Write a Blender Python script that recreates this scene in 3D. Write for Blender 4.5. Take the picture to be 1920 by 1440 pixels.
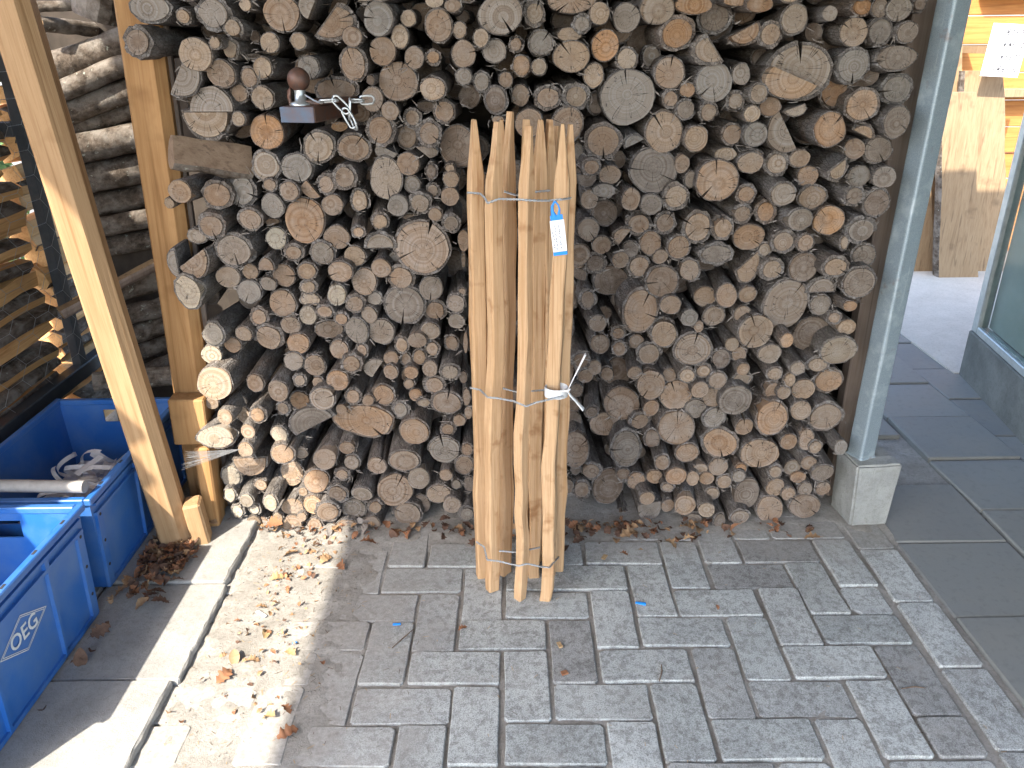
import bpy, bmesh, math, random
from math import sin, cos, pi, radians, sqrt, atan2, hypot
from mathutils import Vector, Matrix, noise

random.seed(7)
for o in list(bpy.data.objects):
    bpy.data.objects.remove(o)
SC = bpy.context.scene
COL = SC.collection

# ---------------------------------------------------------------- camera
CF, CP, CR, CH = 1464.0, radians(23.7), radians(-0.54), 1.316     # focal (px of 1920), pitch, roll, height
cam_d = bpy.data.cameras.new('camera')
cam = bpy.data.objects.new('camera', cam_d)
COL.objects.link(cam)
cam_d.sensor_width = 36.0
cam_d.lens = CF / 1920 * 36
cam_d.clip_start = 0.02
cam_d.clip_end = 400
cam.matrix_world = Matrix.Translation((0, 0, CH)) @ Matrix.Rotation(pi / 2 - CP, 4, 'X') @ Matrix.Rotation(CR, 4, 'Z')
SC.camera = cam

# ---------------------------------------------------------------- sky, sun, exposure
SUN = Vector((-0.53, -0.86, 1.0)).normalized()
w = bpy.data.worlds.new('World')
SC.world = w
w.use_nodes = True
wn = w.node_tree
wn.nodes.clear()
sky = wn.nodes.new('ShaderNodeTexSky')
sky.sky_type = 'NISHITA'
sky.sun_disc = False
sky.sun_elevation = math.asin(SUN.z)
sky.sun_rotation = atan2(SUN.x, SUN.y)
sky.air_density = 1.0
sky.dust_density = 2.0
sky.ozone_density = 1.0
bg = wn.nodes.new('ShaderNodeBackground')
bg.inputs['Strength'].default_value = 0.15
wo = wn.nodes.new('ShaderNodeOutputWorld')
wn.links.new(sky.outputs[0], bg.inputs['Color'])
wn.links.new(bg.outputs[0], wo.inputs['Surface'])
sl = bpy.data.lights.new('sun', 'SUN')
sl.energy = 2.3
sl.angle = radians(0.6)
sl.color = (1.0, 0.93, 0.82)
so = bpy.data.objects.new('sun', sl)
COL.objects.link(so)
so.rotation_euler = SUN.to_track_quat('Z', 'Y').to_euler()
so.location = (-6, -5, 9)
vs = SC.view_settings
vs.view_transform = 'Standard'
vs.look = 'None'
vs.gamma = 1.0
vs.use_curve_mapping = False
vs.exposure = 2.55
SC.render.engine = 'CYCLES'
SC.cycles.max_bounces = 8
SC.cycles.diffuse_bounces = 5

# ---------------------------------------------------------------- helpers: pixel of the 1920x1440 photo -> place in the yard
def ray(x, y):
    u, v = x - 960, y - 720
    c, s = cos(CR), sin(CR)
    a, b = c * u + s * v, -s * u + c * v
    return Vector((a / CF, cos(CP) - b / CF * sin(CP), -sin(CP) - b / CF * cos(CP)))
def gnd(x, y, z=0.0):
    d = ray(x, y)
    t = (z - CH) / d.z
    return Vector((d.x * t, d.y * t, z))
def at(x, y, Y):
    d = ray(x, y)
    t = Y / d.y
    return Vector((d.x * t, Y, CH + d.z * t))
def topx(p):
    d = Vector(p) - Vector((0, 0, CH))
    zc = d.y * cos(CP) - d.z * sin(CP)
    yc = -(d.y * sin(CP) + d.z * cos(CP))
    u, v = CF * d.x / zc, CF * yc / zc
    c, s = cos(CR), sin(CR)
    return 960 + c * u - s * v, 720 + s * u + c * v

# ---------------------------------------------------------------- helpers: meshes and tags
def tag(o, label=None, cat=None, group=None, kind=None):
    if label: o['label'] = label
    if cat: o['category'] = cat
    if group: o['group'] = group
    if kind: o['kind'] = kind
    return o
def empty(name, loc=(0, 0, 0), rz=0.0):
    o = bpy.data.objects.new(name, None)
    o.empty_display_size = 0.05
    COL.objects.link(o)
    o.location = loc
    o.rotation_euler = (0, 0, rz)
    return o
def link(name, me, parent=None, loc=None, rot=None):
    o = bpy.data.objects.new(name, me)
    COL.objects.link(o)
    if parent is not None: o.parent = parent
    if loc is not None: o.location = loc
    if rot is not None: o.rotation_euler = rot
    return o
class MB:
    """collects faces (vertices, faces, material index, smooth) and makes one mesh"""
    def __init__(s):
        s.v, s.f, s.m, s.sm = [], [], [], []
        s.tone, s.lc = [], []
    def add(s, verts, faces, mi=0, smooth=False):
        n = len(s.v)
        s.v += [tuple(p) for p in verts]
        for f in faces:
            s.f.append([i + n for i in f])
            s.m.append(mi)
            s.sm.append(smooth)
        return n
    def mesh(s, name, mats, tone=False):
        me = bpy.data.meshes.new(name)
        me.from_pydata(s.v, [], s.f)
        me.polygons.foreach_set('material_index', s.m)
        me.polygons.foreach_set('use_smooth', s.sm)
        for m in (mats if isinstance(mats, (list, tuple)) else [mats]):
            me.materials.append(m)
        if s.tone:
            a = me.attributes.new('tone', 'FLOAT_COLOR', 'POINT')
            a.data.foreach_set('color', [c for t in s.tone for c in t])
            b = me.attributes.new('lc', 'FLOAT_VECTOR', 'POINT')
            b.data.foreach_set('vector', [c for t in s.lc for c in t])
        me.update()
        return me
    def build(s, name, mats, parent=None, loc=None, rot=None):
        return link(name, s.mesh(name, mats), parent, loc, rot)
    def box(s, x0, x1, y0, y1, z0, z1, mi=0, M=None):
        p = [Vector(q) for q in ((x0, y0, z0), (x1, y0, z0), (x1, y1, z0), (x0, y1, z0), (x0, y0, z1), (x1, y0, z1), (x1, y1, z1), (x0, y1, z1))]
        if M is not None: p = [M @ q for q in p]
        s.add(p, [(3, 2, 1, 0), (4, 5, 6, 7), (0, 1, 5, 4), (1, 2, 6, 5), (2, 3, 7, 6), (3, 0, 4, 7)], mi)
        return s
    def bbox(s, x0, x1, y0, y1, z0, z1, b=0.004, mi=0, M=None, jit=0.0):
        """box with all edges chamfered"""
        bm = bmesh.new()
        bmesh.ops.create_cube(bm, size=1.0)
        for v in bm.verts:
            v.co = Vector(((x0 + x1) / 2 + v.co.x * (x1 - x0), (y0 + y1) / 2 + v.co.y * (y1 - y0), (z0 + z1) / 2 + v.co.z * (z1 - z0)))
            if jit: v.co += Vector((random.uniform(-jit, jit), random.uniform(-jit, jit), random.uniform(-jit, jit)))
        bmesh.ops.bevel(bm, geom=list(bm.edges), offset=b, segments=1, affect='EDGES')
        bm.verts.index_update()
        vv = [v.co.copy() for v in bm.verts]
        if M is not None: vv = [M @ q for q in vv]
        s.add(vv, [[v.index for v in f.verts] for f in bm.faces], mi)
        bm.free()
        return s
    def loft(s, rings, mi=0, smooth=False, cap0=True, cap1=True, closed=True):
        n = len(rings[0])
        vs_ = [p for r in rings for p in r]
        fs = []
        for k in range(len(rings) - 1):
            for i in range(n if closed else n - 1):
                j = (i + 1) % n
                fs.append((k * n + i, k * n + j, (k + 1) * n + j, (k + 1) * n + i))
        b = s.add(vs_, fs, mi, smooth)
        if cap0: s.add(rings[0], [list(range(n))[::-1]], mi)
        if cap1: s.add(rings[-1], [list(range(n))], mi)
        return s
    def tube(s, pts, r, n=8, mi=0, flat=1.0, smooth=True, up=None):
        pts = [Vector(p) for p in pts]
        rings = []
        for i, p in enumerate(pts):
            t = (pts[min(i + 1, len(pts) - 1)] - pts[max(i - 1, 0)]).normalized()
            u = Vector(up) if up is not None else (Vector((0, 0, 1)) if abs(t.z) < 0.9 else Vector((1, 0, 0)))
            a = t.cross(u).normalized()
            b = a.cross(t).normalized()
            rr = r[i] if isinstance(r, (list, tuple)) else r
            rings.append([p + a * cos(2 * pi * k / n) * rr + b * sin(2 * pi * k / n) * rr * flat for k in range(n)])
        return s.loft(rings, mi, smooth)
    def lathe(s, prof, n=16, M=None, mi=0, smooth=True):
        rings = []
        for r, z in prof:
            ring = [Vector((r * cos(2 * pi * k / n), r * sin(2 * pi * k / n), z)) for k in range(n)]
            if M is not None: ring = [M @ p for p in ring]
            rings.append(ring)
        return s.loft(rings, mi, smooth)
def fbm(p, o=4):
    return noise.fractal(Vector(p), 1.0, 2.0, o)
def smooth(a, b, x):
    t = min(1, max(0, (x - a) / (b - a)))
    return t * t * (3 - 2 * t)

# ---------------------------------------------------------------- materials
class NT:
    def __init__(s, name):
        s.m = bpy.data.materials.new(name)
        s.m.use_nodes = True
        s.t = s.m.node_tree
        s.t.nodes.clear()
        s.out = s.n('ShaderNodeOutputMaterial')
        s.b = s.n('ShaderNodeBsdfPrincipled')
        s.l(s.b.outputs[0], s.out.inputs[0])
        s.b.inputs['Roughness'].default_value = 0.85
        s.b.inputs['Specular IOR Level'].default_value = 0.25
    def n(s, ty, **k):
        o = s.t.nodes.new(ty)
        for a, v in k.items(): setattr(o, a, v)
        return o
    def l(s, a, b): s.t.links.new(a, b)
    def set(s, sock, v):
        if hasattr(v, 'is_output') or isinstance(v, bpy.types.NodeSocket): s.l(v, sock)
        else: sock.default_value = v
    def attr(s, name, out='Vector'):
        return s.n('ShaderNodeAttribute', attribute_name=name).outputs[out]
    def coord(s, out='Object'):
        return s.n('ShaderNodeTexCoord').outputs[out]
    def math(s, op, a, b=None, clamp=False):
        o = s.n('ShaderNodeMath', operation=op, use_clamp=clamp)
        s.set(o.inputs[0], a)
        if b is not None: s.set(o.inputs[1], b)
        return o.outputs[0]
    def vmath(s, op, a, b=None):
        o = s.n('ShaderNodeVectorMath', operation=op)
        s.set(o.inputs[0], a)
        if b is not None: s.set(o.inputs[1], b)
        return o.outputs[0]
    def noise(s, vec, scale, detail=4, rough=0.6, dist=0.0, out='Fac'):
        o = s.n('ShaderNodeTexNoise')
        s.l(vec, o.inputs['Vector'])
        o.inputs['Scale'].default_value = scale
        o.inputs['Detail'].default_value = detail
        o.inputs['Roughness'].default_value = rough
        o.inputs['Distortion'].default_value = dist
        return o.outputs[out]
    def voro(s, vec, scale, feature='F1', out='Distance'):
        o = s.n('ShaderNodeTexVoronoi', feature=feature)
        s.l(vec, o.inputs['Vector'])
        o.inputs['Scale'].default_value = scale
        return o.outputs[out]
    def ramp(s, fac, stops):
        o = s.n('ShaderNodeValToRGB')
        e = o.color_ramp.elements
        while len(e) < len(stops): e.new(0.5)
        for k, (p, c) in enumerate(stops):
            e[k].position = p
            e[k].color = c if len(c) == 4 else (*c, 1)
        s.l(fac, o.inputs[0])
        return o.outputs[0]
    def rmap(s, fac, a, b, c, d):
        o = s.n('ShaderNodeMapRange')
        s.l(fac, o.inputs[0])
        for k, v in zip((1, 2, 3, 4), (a, b, c, d)): o.inputs[k].default_value = v
        return o.outputs[0]
    def mix(s, fac, a, b, mode='MIX'):
        o = s.n('ShaderNodeMix', data_type='RGBA', blend_type=mode)
        s.set(o.inputs[0], fac)
        for k, v in ((6, a), (7, b)):
            if isinstance(v, tuple): o.inputs[k].default_value = v if len(v) == 4 else (*v, 1)
            else: s.l(v, o.inputs[k])
        return o.outputs[2]
    def scale(s, vec, xyz):
        o = s.n('ShaderNodeMapping')
        s.l(vec, o.inputs[0])
        o.inputs['Scale'].default_value = xyz
        return o.outputs[0]
    def bump(s, h, strength=0.3, dist=0.01):
        o = s.n('ShaderNodeBump')
        o.inputs['Strength'].default_value = strength
        o.inputs['Distance'].default_value = dist
        s.l(h, o.inputs['Height'])
        s.l(o.outputs[0], s.b.inputs['Normal'])
    def rnd(s, out='Random'):
        return s.n('ShaderNodeObjectInfo').outputs[out]
    def rcoord(s):
        """object coordinates shifted by the object's random number"""
        r = s.n('ShaderNodeVectorMath', operation='ADD')
        s.l(s.coord(), r.inputs[0])
        sc = s.n('ShaderNodeVectorMath', operation='SCALE')
        sc.inputs[0].default_value = (37.0, 61.0, 23.0)
        s.l(s.rnd(), sc.inputs['Scale'])
        s.l(sc.outputs[0], r.inputs[1])
        return r.outputs[0]
    def col(s, c):
        s.set(s.b.inputs['Base Color'], c if not isinstance(c, tuple) else (*c, 1)[:4])
    def fin(s, rough=None, spec=None, metal=None):
        for k, v in (('Roughness', rough), ('Specular IOR Level', spec), ('Metallic', metal)):
            if v is not None: s.set(s.b.inputs[k], v)
        return s.m
MAT = {}
def mats():
    # cut end grain: rings, radial checks, blotches; colour from the log itself
    t = NT('end_grain')
    lc, tone = t.attr('lc'), t.attr('tone', 'Color')
    seed = t.attr('tone', 'Alpha')
    sh = t.n('ShaderNodeCombineXYZ')
    t.l(t.math('MULTIPLY', seed, 40.0), sh.inputs[1])
    p = t.vmath('ADD', lc, sh.outputs[0])
    sep = t.n('ShaderNodeSeparateXYZ'); t.l(lc, sep.inputs[0])
    r = t.math('SQRT', t.math('ADD', t.math('MULTIPLY', sep.outputs[0], sep.outputs[0]), t.math('MULTIPLY', sep.outputs[2], sep.outputs[2])))
    wob = t.noise(p, 18, 3, 0.5)
    rr = t.math('ADD', r, t.math('MULTIPLY', wob, 0.012))
    rv = t.n('ShaderNodeCombineXYZ')
    t.l(t.math('MULTIPLY', rr, 190.0), rv.inputs[0]); t.l(t.math('MULTIPLY', seed, 70.0), rv.inputs[1])
    ring = t.noise(rv.outputs[0], 1.0, 3, 0.65)
    th = t.math('ARCTAN2', sep.outputs[2], sep.outputs[0])
    ang = t.n('ShaderNodeCombineXYZ')
    t.l(t.math('MULTIPLY', t.math('COSINE', th), 1.9), ang.inputs[0])
    t.l(t.math('MULTIPLY', t.math('SINE', th), 1.9), ang.inputs[1])
    t.l(t.math('ADD', t.math('MULTIPLY', seed, 90.0), t.math('MULTIPLY', r, 4.0)), ang.inputs[2])
    an = t.noise(ang.outputs[0], 1.6, 2, 0.5)
    chk = t.math('LESS_THAN', t.math('ABSOLUTE', t.math('SUBTRACT', an, 0.5)), 0.0065)
    chk = t.math('MULTIPLY', chk, t.math('GREATER_THAN', r, 0.006))
    fan = t.noise(ang.outputs[0], 9, 2, 0.5)
    blot = t.noise(p, 26, 4, 0.65)
    fine = t.noise(p, 420, 3, 0.7)
    saw = t.noise(t.scale(p, (40, 1, 420)), 1.0, 3, 0.6)
    grey = t.mix(t.rmap(blot, 0.40, 0.66, 0.0, 0.5), tone, (0.29, 0.262, 0.235))
    c = t.mix(t.rmap(ring, 0.36, 0.66, 0.0, 0.85), grey, t.mix(1.0, grey, (0.60, 0.50, 0.41), 'MULTIPLY'))
    c = t.mix(t.rmap(fan, 0.35, 0.7, 0.0, 0.14), c, t.mix(1.0, c, (0.65, 0.60, 0.55), 'MULTIPLY'))
    c = t.mix(t.rmap(fine, 0.3, 0.75, 0.0, 0.42), c, t.mix(1.0, c, (0.55, 0.5, 0.46), 'MULTIPLY'))
    c = t.mix(t.rmap(saw, 0.4, 0.8, 0.0, 0.35), c, t.mix(1.0, c, (1.35, 1.33, 1.3), 'MULTIPLY'))
    c = t.mix(t.math('MULTIPLY', chk, 0.85), c, (0.03, 0.025, 0.02))
    t.col(c)
    hh = t.math('ADD', t.math('MULTIPLY', saw, 0.6), t.math('ADD', t.math('MULTIPLY', fine, 0.5), t.math('MULTIPLY', chk, -1.5)))
    t.bump(hh, 0.35, 0.0015)
    MAT['end'] = t.fin(0.9, 0.15)
    # bark and weathered log sides
    t = NT('log_bark')
    lc, tone = t.attr('lc'), t.attr('tone', 'Color')
    seed = t.attr('tone', 'Alpha')
    sh = t.n('ShaderNodeCombineXYZ'); t.l(t.math('MULTIPLY', seed, 40.0), sh.inputs[0])
    p = t.vmath('ADD', lc, sh.outputs[0])
    ps = t.scale(p, (1, 0.25, 1))
    n1, n2 = t.noise(ps, 45, 5, 0.65), t.noise(p, 14, 3)
    cr = t.voro(t.scale(p, (1, 0.35, 1)), 130, 'DISTANCE_TO_EDGE')
    c = t.ramp(n1, [(0.25, (0.05, 0.042, 0.036)), (0.5, (0.155, 0.138, 0.125)), (0.75, (0.32, 0.305, 0.29))])
    c = t.mix(t.rmap(n2, 0.35, 0.65, 0.0, 0.5), c, t.mix(1.0, tone, (0.6, 0.6, 0.62), 'MULTIPLY'))
    c = t.mix(t.rmap(cr, 0.0, 0.12, 0.5, 0.0), c, (0.045, 0.038, 0.032))
    t.col(c)
    t.bump(t.math('ADD', n1, t.rmap(cr, 0, 0.15, -0.6, 0)), 0.7, 0.004)
    MAT['bark'] = t.fin(0.92, 0.15)
    # concrete pavers
    t = NT('paver_concrete')
    p, rn = t.rcoord(), t.rnd()
    big, mid = t.noise(p, 9, 4, 0.65), t.noise(p, 60, 4, 0.7)
    spk = t.noise(p, 380, 3, 0.75)
    base = t.ramp(rn, [(0.0, (0.35, 0.366, 0.35)), (0.3, (0.425, 0.442, 0.425)), (0.5, (0.285, 0.282, 0.268)), (0.75, (0.475, 0.492, 0.472)), (1.0, (0.375, 0.386, 0.366))])
    c = t.mix(t.rmap(big, 0.4, 0.62, 0, 0.55), base, t.mix(1.0, base, (1.38, 1.38, 1.37), 'MULTIPLY'))
    c = t.mix(t.rmap(mid, 0.48, 0.60, 0, 0.75), c, t.mix(1.0, c, (0.58, 0.565, 0.55), 'MULTIPLY'))
    c = t.mix(t.rmap(spk, 0.44, 0.64, 0, 0.9), c, t.mix(1.0, c, (0.42, 0.415, 0.41), 'MULTIPLY'))
    c = t.mix(t.rmap(t.noise(p, 520, 2, 0.6), 0.66, 0.74, 0, 0.5), c, (0.55, 0.55, 0.54))
    # dust lies over the paving by the wall and the kerb
    geo = t.n('ShaderNodeNewGeometry').outputs['Position']
    dn = t.noise(geo, 7, 5, 0.7)
    c = t.mix(t.rmap(dn, 0.54, 0.70, 0, 0.5), c, (0.31, 0.295, 0.27))
    gs = t.n('ShaderNodeSeparateXYZ'); t.l(geo, gs.inputs[0])
    dc = t.ramp(t.noise(geo, 90, 4, 0.7), [(0.3, (0.24, 0.222, 0.195)), (0.7, (0.38, 0.362, 0.332))])
    dx = t.math('ADD', gs.outputs[0], t.math('MULTIPLY', t.noise(geo, 11, 5, 0.7), 0.55))
    c = t.mix(t.rmap(dx, 0.14, -0.16, 0, 0.93), c, dc)
    dy = t.math('ADD', gs.outputs[1], t.math('MULTIPLY', t.noise(geo, 13, 5, 0.7), 0.30))
    c = t.mix(t.rmap(dy, 1.90, 2.08, 0, 0.85), c, dc)
    t.col(c)
    t.bump(t.math('ADD', t.math('MULTIPLY', spk, 0.6), t.math('MULTIPLY', mid, 0.5)), 0.55, 0.002)
    MAT['paver'] = t.fin(0.88, 0.2)
    # grey path tiles
    t = NT('path_tile')
    p, rn = t.rcoord(), t.rnd()
    n1, n2, n3 = t.noise(p, 6, 4, 0.6), t.noise(p, 45, 4, 0.7), t.noise(p, 300, 3, 0.7)
    base = t.ramp(rn, [(0, (0.165, 0.172, 0.165)), (0.5, (0.205, 0.212, 0.20)), (1, (0.182, 0.183, 0.17))])
    c = t.mix(t.rmap(n1, 0.4, 0.7, 0, 0.6), base, (0.215, 0.21, 0.185))
    c = t.mix(t.rmap(n2, 0.52, 0.75, 0, 0.45), c, (0.12, 0.12, 0.112))
    c = t.mix(t.rmap(n3, 0.66, 0.74, 0, 0.5), c, (0.36, 0.36, 0.34))
    t.col(c); t.bump(n3, 0.2, 0.001)
    MAT['tile'] = t.fin(0.7, 0.3)
    # sand and dirt
    t = NT('joint_sand')
    p = t.n('ShaderNodeNewGeometry').outputs['Position']
    n1, n2, n3 = t.noise(p, 12, 4, 0.65), t.noise(p, 120, 4, 0.7), t.noise(p, 480, 3, 0.75)
    c = t.ramp(n1, [(0.3, (0.265, 0.246, 0.216)), (0.55, (0.34, 0.32, 0.286)), (0.75, (0.42, 0.40, 0.365))])
    c = t.mix(t.rmap(n2, 0.48, 0.72, 0, 0.5), c, (0.125, 0.108, 0.088))
    c = t.mix(t.rmap(n3, 0.60, 0.72, 0, 0.7), c, (0.42, 0.40, 0.36))
    c = t.mix(t.rmap(n3, 0.28, 0.38, 0.6, 0), c, (0.06, 0.05, 0.042))
    t.col(c); t.bump(t.math('ADD', n2, n3), 0.8, 0.003)
    MAT['sand'] = t.fin(0.95, 0.1)
    # plain concrete: kerb, footing, plinth, floor
    for nm, a, b, q in (('concrete', (0.36, 0.35, 0.325), (0.27, 0.262, 0.245), 1.0), ('footing_concrete', (0.36, 0.365, 0.345), (0.27, 0.275, 0.26), 1.6), ('plinth_concrete', (0.17, 0.175, 0.165), (0.115, 0.12, 0.112), 1.0), ('floor_concrete', (0.50, 0.475, 0.415), (0.44, 0.415, 0.36), 0.5)):
        t = NT(nm)
        p = t.rcoord()
        n1, n2, n3 = t.noise(p, 8, 5, 0.65), t.noise(p, 70, 4, 0.7), t.noise(p, 330, 3, 0.75)
        c = t.mix(t.rmap(n1, 0.35, 0.65, 0, 1), a, b)
        c = t.mix(t.rmap(n2, 0.5, 0.7, 0, 0.45), c, t.mix(1.0, c, (0.6, 0.58, 0.54), 'MULTIPLY'))
        c = t.mix(t.rmap(n3, 0.56, 0.7, 0, 0.65), c, t.mix(1.0, c, (0.48, 0.46, 0.43), 'MULTIPLY'))
        t.col(c); t.bump(t.math('ADD', n2, n3), 0.5 * q, 0.0025)
        MAT[nm] = t.fin(0.9, 0.2)
    # galvanised steel
    t = NT('galvanised_steel')
    p = t.coord()
    v = t.voro(t.vmath('ADD', t.scale(p, (1, 1, 0.6)), t.noise(p, 60, 3, out='Color')), 55, out='Color')
    g = t.n('ShaderNodeSeparateColor'); t.l(v, g.inputs[0])
    n1, n2 = t.noise(p, 11, 4, 0.65), t.noise(t.scale(p, (60, 60, 3)), 1.0, 4, 0.7)
    c = t.mix(t.rmap(g.outputs[0], 0, 1, 0, 1), (0.185, 0.24, 0.275), (0.36, 0.42, 0.45))
    c = t.mix(t.rmap(n1, 0.52, 0.66, 0, 0.55), c, (0.50, 0.56, 0.58))
    c = t.mix(t.rmap(n2, 0.62, 0.74, 0, 0.55), c, (0.66, 0.72, 0.74))
    c = t.mix(t.rmap(t.noise(p, 7, 4, 0.7), 0.60, 0.68, 0, 0.8), c, (0.20, 0.13, 0.10))
    t.col(c); t.bump(n1, 0.15, 0.002)
    MAT['galv'] = t.fin(t.rmap(g.outputs[1], 0, 1, 0.38, 0.6), 0.5, 0.35)
    # timbers with the grain along z (posts, palings) or along y (split wood)
    for nm, sc, a, b, d, kn in (('post_timber', (26, 26, 1.1), (0.40, 0.225, 0.095), (0.31, 0.16, 0.06), (0.19, 0.09, 0.032), 0.9),
                                ('brace_timber', (26, 26, 1.1), (0.40, 0.255, 0.135), (0.31, 0.185, 0.09), (0.20, 0.105, 0.042), 0.9),
                                ('paling_wood', (55, 55, 1.6), (0.52, 0.34, 0.19), (0.41, 0.24, 0.115), (0.25, 0.115, 0.043), 1.0),
                                ('split_wood', (40, 1.5, 40), (0.62, 0.38, 0.17), (0.50, 0.27, 0.10), (0.30, 0.15, 0.06), 0.6),
                                ('board_wood', (24, 24, 0.9), (0.31, 0.22, 0.13), (0.24, 0.16, 0.09), (0.11, 0.07, 0.042), 1.0),
                                ('old_split', (1.6, 40, 40), (0.21, 0.15, 0.102), (0.155, 0.106, 0.07), (0.08, 0.055, 0.038), 0.8),
                                ('weathered_board', (26, 26, 1.0), (0.21, 0.165, 0.135), (0.155, 0.12, 0.098), (0.085, 0.066, 0.055), 0.5),
                                ('cladding_wood', (1.2, 24, 24), (0.50, 0.22, 0.065), (0.42, 0.165, 0.045), (0.28, 0.10, 0.03), 0.6)):
        t = NT(nm)
        p = t.rcoord()
        ps = t.scale(p, sc)
        g1 = t.noise(ps, 1.0, 5, 0.6, 0.6)
        g2 = t.noise(t.scale(p, tuple(6 * q for q in sc)), 1.0, 3, 0.6)
        n1 = t.noise(p, 7 if nm != 'paling_wood' else 16, 3, 0.6)
        c = t.ramp(g1, [(0.3, b), (0.52, a), (0.72, b)])
        c = t.mix(t.rmap(g1, 0.60, 0.72, 0, 0.5), c, d)
        c = t.mix(t.rmap(g2, 0.45, 0.75, 0, 0.5), c, t.mix(1.0, c, (0.66, 0.58, 0.5), 'MULTIPLY'))
        c = t.mix(t.rmap(n1, 0.60, 0.74, 0, 0.75 * kn), c, d)
        g3 = t.noise(t.scale(p, tuple(q * (2.4 if q > 5 else 0.8) for q in sc)), 1.0, 2, 0.5)
        c = t.mix(t.rmap(g3, 0.64, 0.70, 0, 0.55), c, d)
        c = t.mix(t.rmap(n1, 0.28, 0.42, 0.5, 0), c, t.mix(1.0, c, (1.15, 1.16, 1.18), 'MULTIPLY'))
        t.col(c); t.bump(t.math('ADD', g1, g2), 0.35, 0.0025)
        MAT[nm] = t.fin(0.72, 0.25)
    # dark weathered bark of the stack by the fence
    t = NT('dark_bark')
    p = t.rcoord()
    ps = t.scale(p, (1, 0.3, 1))
    n1, n2 = t.noise(ps, 60, 5, 0.7), t.noise(p, 18, 4, 0.6)
    c = t.ramp(n1, [(0.3, (0.035, 0.028, 0.022)), (0.55, (0.12, 0.095, 0.075)), (0.8, (0.24, 0.21, 0.18))])
    c = t.mix(t.rmap(t.noise(p, 55, 3, 0.6), 0.64, 0.7, 0, 0.7), c, (0.38, 0.40, 0.34))
    c = t.mix(t.rmap(n2, 0.45, 0.65, 0, 0.6), c, (0.27, 0.245, 0.215))
    t.col(c); t.bump(n1, 0.9, 0.006)
    MAT['dbark'] = t.fin(0.95, 0.1)
    # plastics, metals, leaves and so on
    def plain(nm, c1, c2, rough, spec=0.4, metal=0.0, sc=25, bump=0.0, amt=1.0, tr=0.0):
        t = NT(nm)
        p = t.rcoord()
        n1 = t.noise(p, sc, 5, 0.65)
        t.col(t.mix(t.rmap(n1, 0.38, 0.68, 0, amt), c1, c2))
        if bump: t.bump(t.noise(p, sc * 6, 3, 0.7), bump, 0.001)
        MAT[nm] = t.fin(t.rmap(n1, 0.3, 0.7, rough * 0.85, min(1, rough * 1.15)), spec, metal)
        if tr: t.b.inputs['Transmission Weight'].default_value = tr
    plain('crate_blue', (0.022, 0.125, 0.41), (0.075, 0.175, 0.40), 0.42, 0.45, 0, 9, 0.1)
    plain('dark_steel', (0.035, 0.042, 0.05), (0.06, 0.065, 0.07), 0.5, 0.5, 0.3, 30, 0.15)
    plain('rusty_steel', (0.085, 0.06, 0.05), (0.17, 0.075, 0.045), 0.5, 0.5, 0.4, 40, 0.3)
    plain('painted_steel', (0.065, 0.095, 0.145), (0.11, 0.06, 0.045), 0.45, 0.5, 0.2, 30, 0.2, 0.7)
    plain('zinc', (0.52, 0.55, 0.55), (0.38, 0.40, 0.40), 0.35, 0.5, 0.75, 60)
    plain('wire_zinc', (0.42, 0.44, 0.45), (0.30, 0.31, 0.31), 0.4, 0.5, 0.6, 60)
    plain('white_plastic', (0.70, 0.70, 0.69), (0.60, 0.60, 0.59), 0.4, 0.4, 0, 30)
    plain('grey_pipe', (0.33, 0.31, 0.29), (0.25, 0.235, 0.22), 0.6, 0.3, 0, 30)
    plain('tag_white', (0.78, 0.79, 0.82), (0.70, 0.71, 0.74), 0.5, 0.4, 0, 20)
    plain('tag_blue', (0.01, 0.22, 0.66), (0.015, 0.25, 0.7), 0.45, 0.4, 0, 20)
    plain('paper', (0.80, 0.80, 0.82), (0.74, 0.74, 0.76), 0.8, 0.2, 0, 12)
    plain('ink', (0.03, 0.03, 0.035), (0.05, 0.05, 0.055), 0.7, 0.2)
    plain('logo_white', (0.62, 0.66, 0.68), (0.50, 0.55, 0.58), 0.6, 0.3, 0, 40)
    plain('aluminium', (0.42, 0.455, 0.455), (0.34, 0.37, 0.37), 0.45, 0.5, 0.5, 30)
    plain('leaf_brown', (0.30, 0.145, 0.075), (0.19, 0.085, 0.045), 0.75, 0.2, 0, 60, 0.3)
    plain('leaf_tan', (0.36, 0.235, 0.13), (0.26, 0.15, 0.08), 0.75, 0.2, 0, 60, 0.3)
    plain('leaf_yellow', (0.42, 0.30, 0.15), (0.33, 0.21, 0.10), 0.7, 0.2, 0, 60, 0.3)
    plain('leaf_dark', (0.13, 0.075, 0.05), (0.085, 0.05, 0.036), 0.85, 0.2, 0, 60, 0.3)
    plain('chip', (0.46, 0.33, 0.18), (0.34, 0.22, 0.11), 0.8, 0.2, 0, 80, 0.3)
    plain('twig', (0.16, 0.115, 0.08), (0.10, 0.07, 0.05), 0.9, 0.2, 0, 60, 0.3)
    plain('shreds', (0.25, 0.225, 0.20), (0.13, 0.11, 0.095), 0.95, 0.1, 0, 60)
    plain('grains', (0.30, 0.28, 0.25), (0.13, 0.115, 0.10), 0.9, 0.2, 0, 90)
    plain('roof_sheet', (0.20, 0.185, 0.17), (0.155, 0.14, 0.125), 0.7, 0.3, 0, 6)
    plain('dark_boards', (0.05, 0.042, 0.036), (0.08, 0.066, 0.055), 0.9, 0.1, 0, 20)
    plain('yard_soil', (0.27, 0.255, 0.23), (0.20, 0.185, 0.165), 0.95, 0.1, 0, 1.5)
    plain('foliage', (0.045, 0.09, 0.025), (0.08, 0.13, 0.035), 0.7, 0.3, 0, 3)
    plain('blind', (0.33, 0.345, 0.315), (0.26, 0.275, 0.25), 0.8, 0.2, 0, 3)
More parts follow.
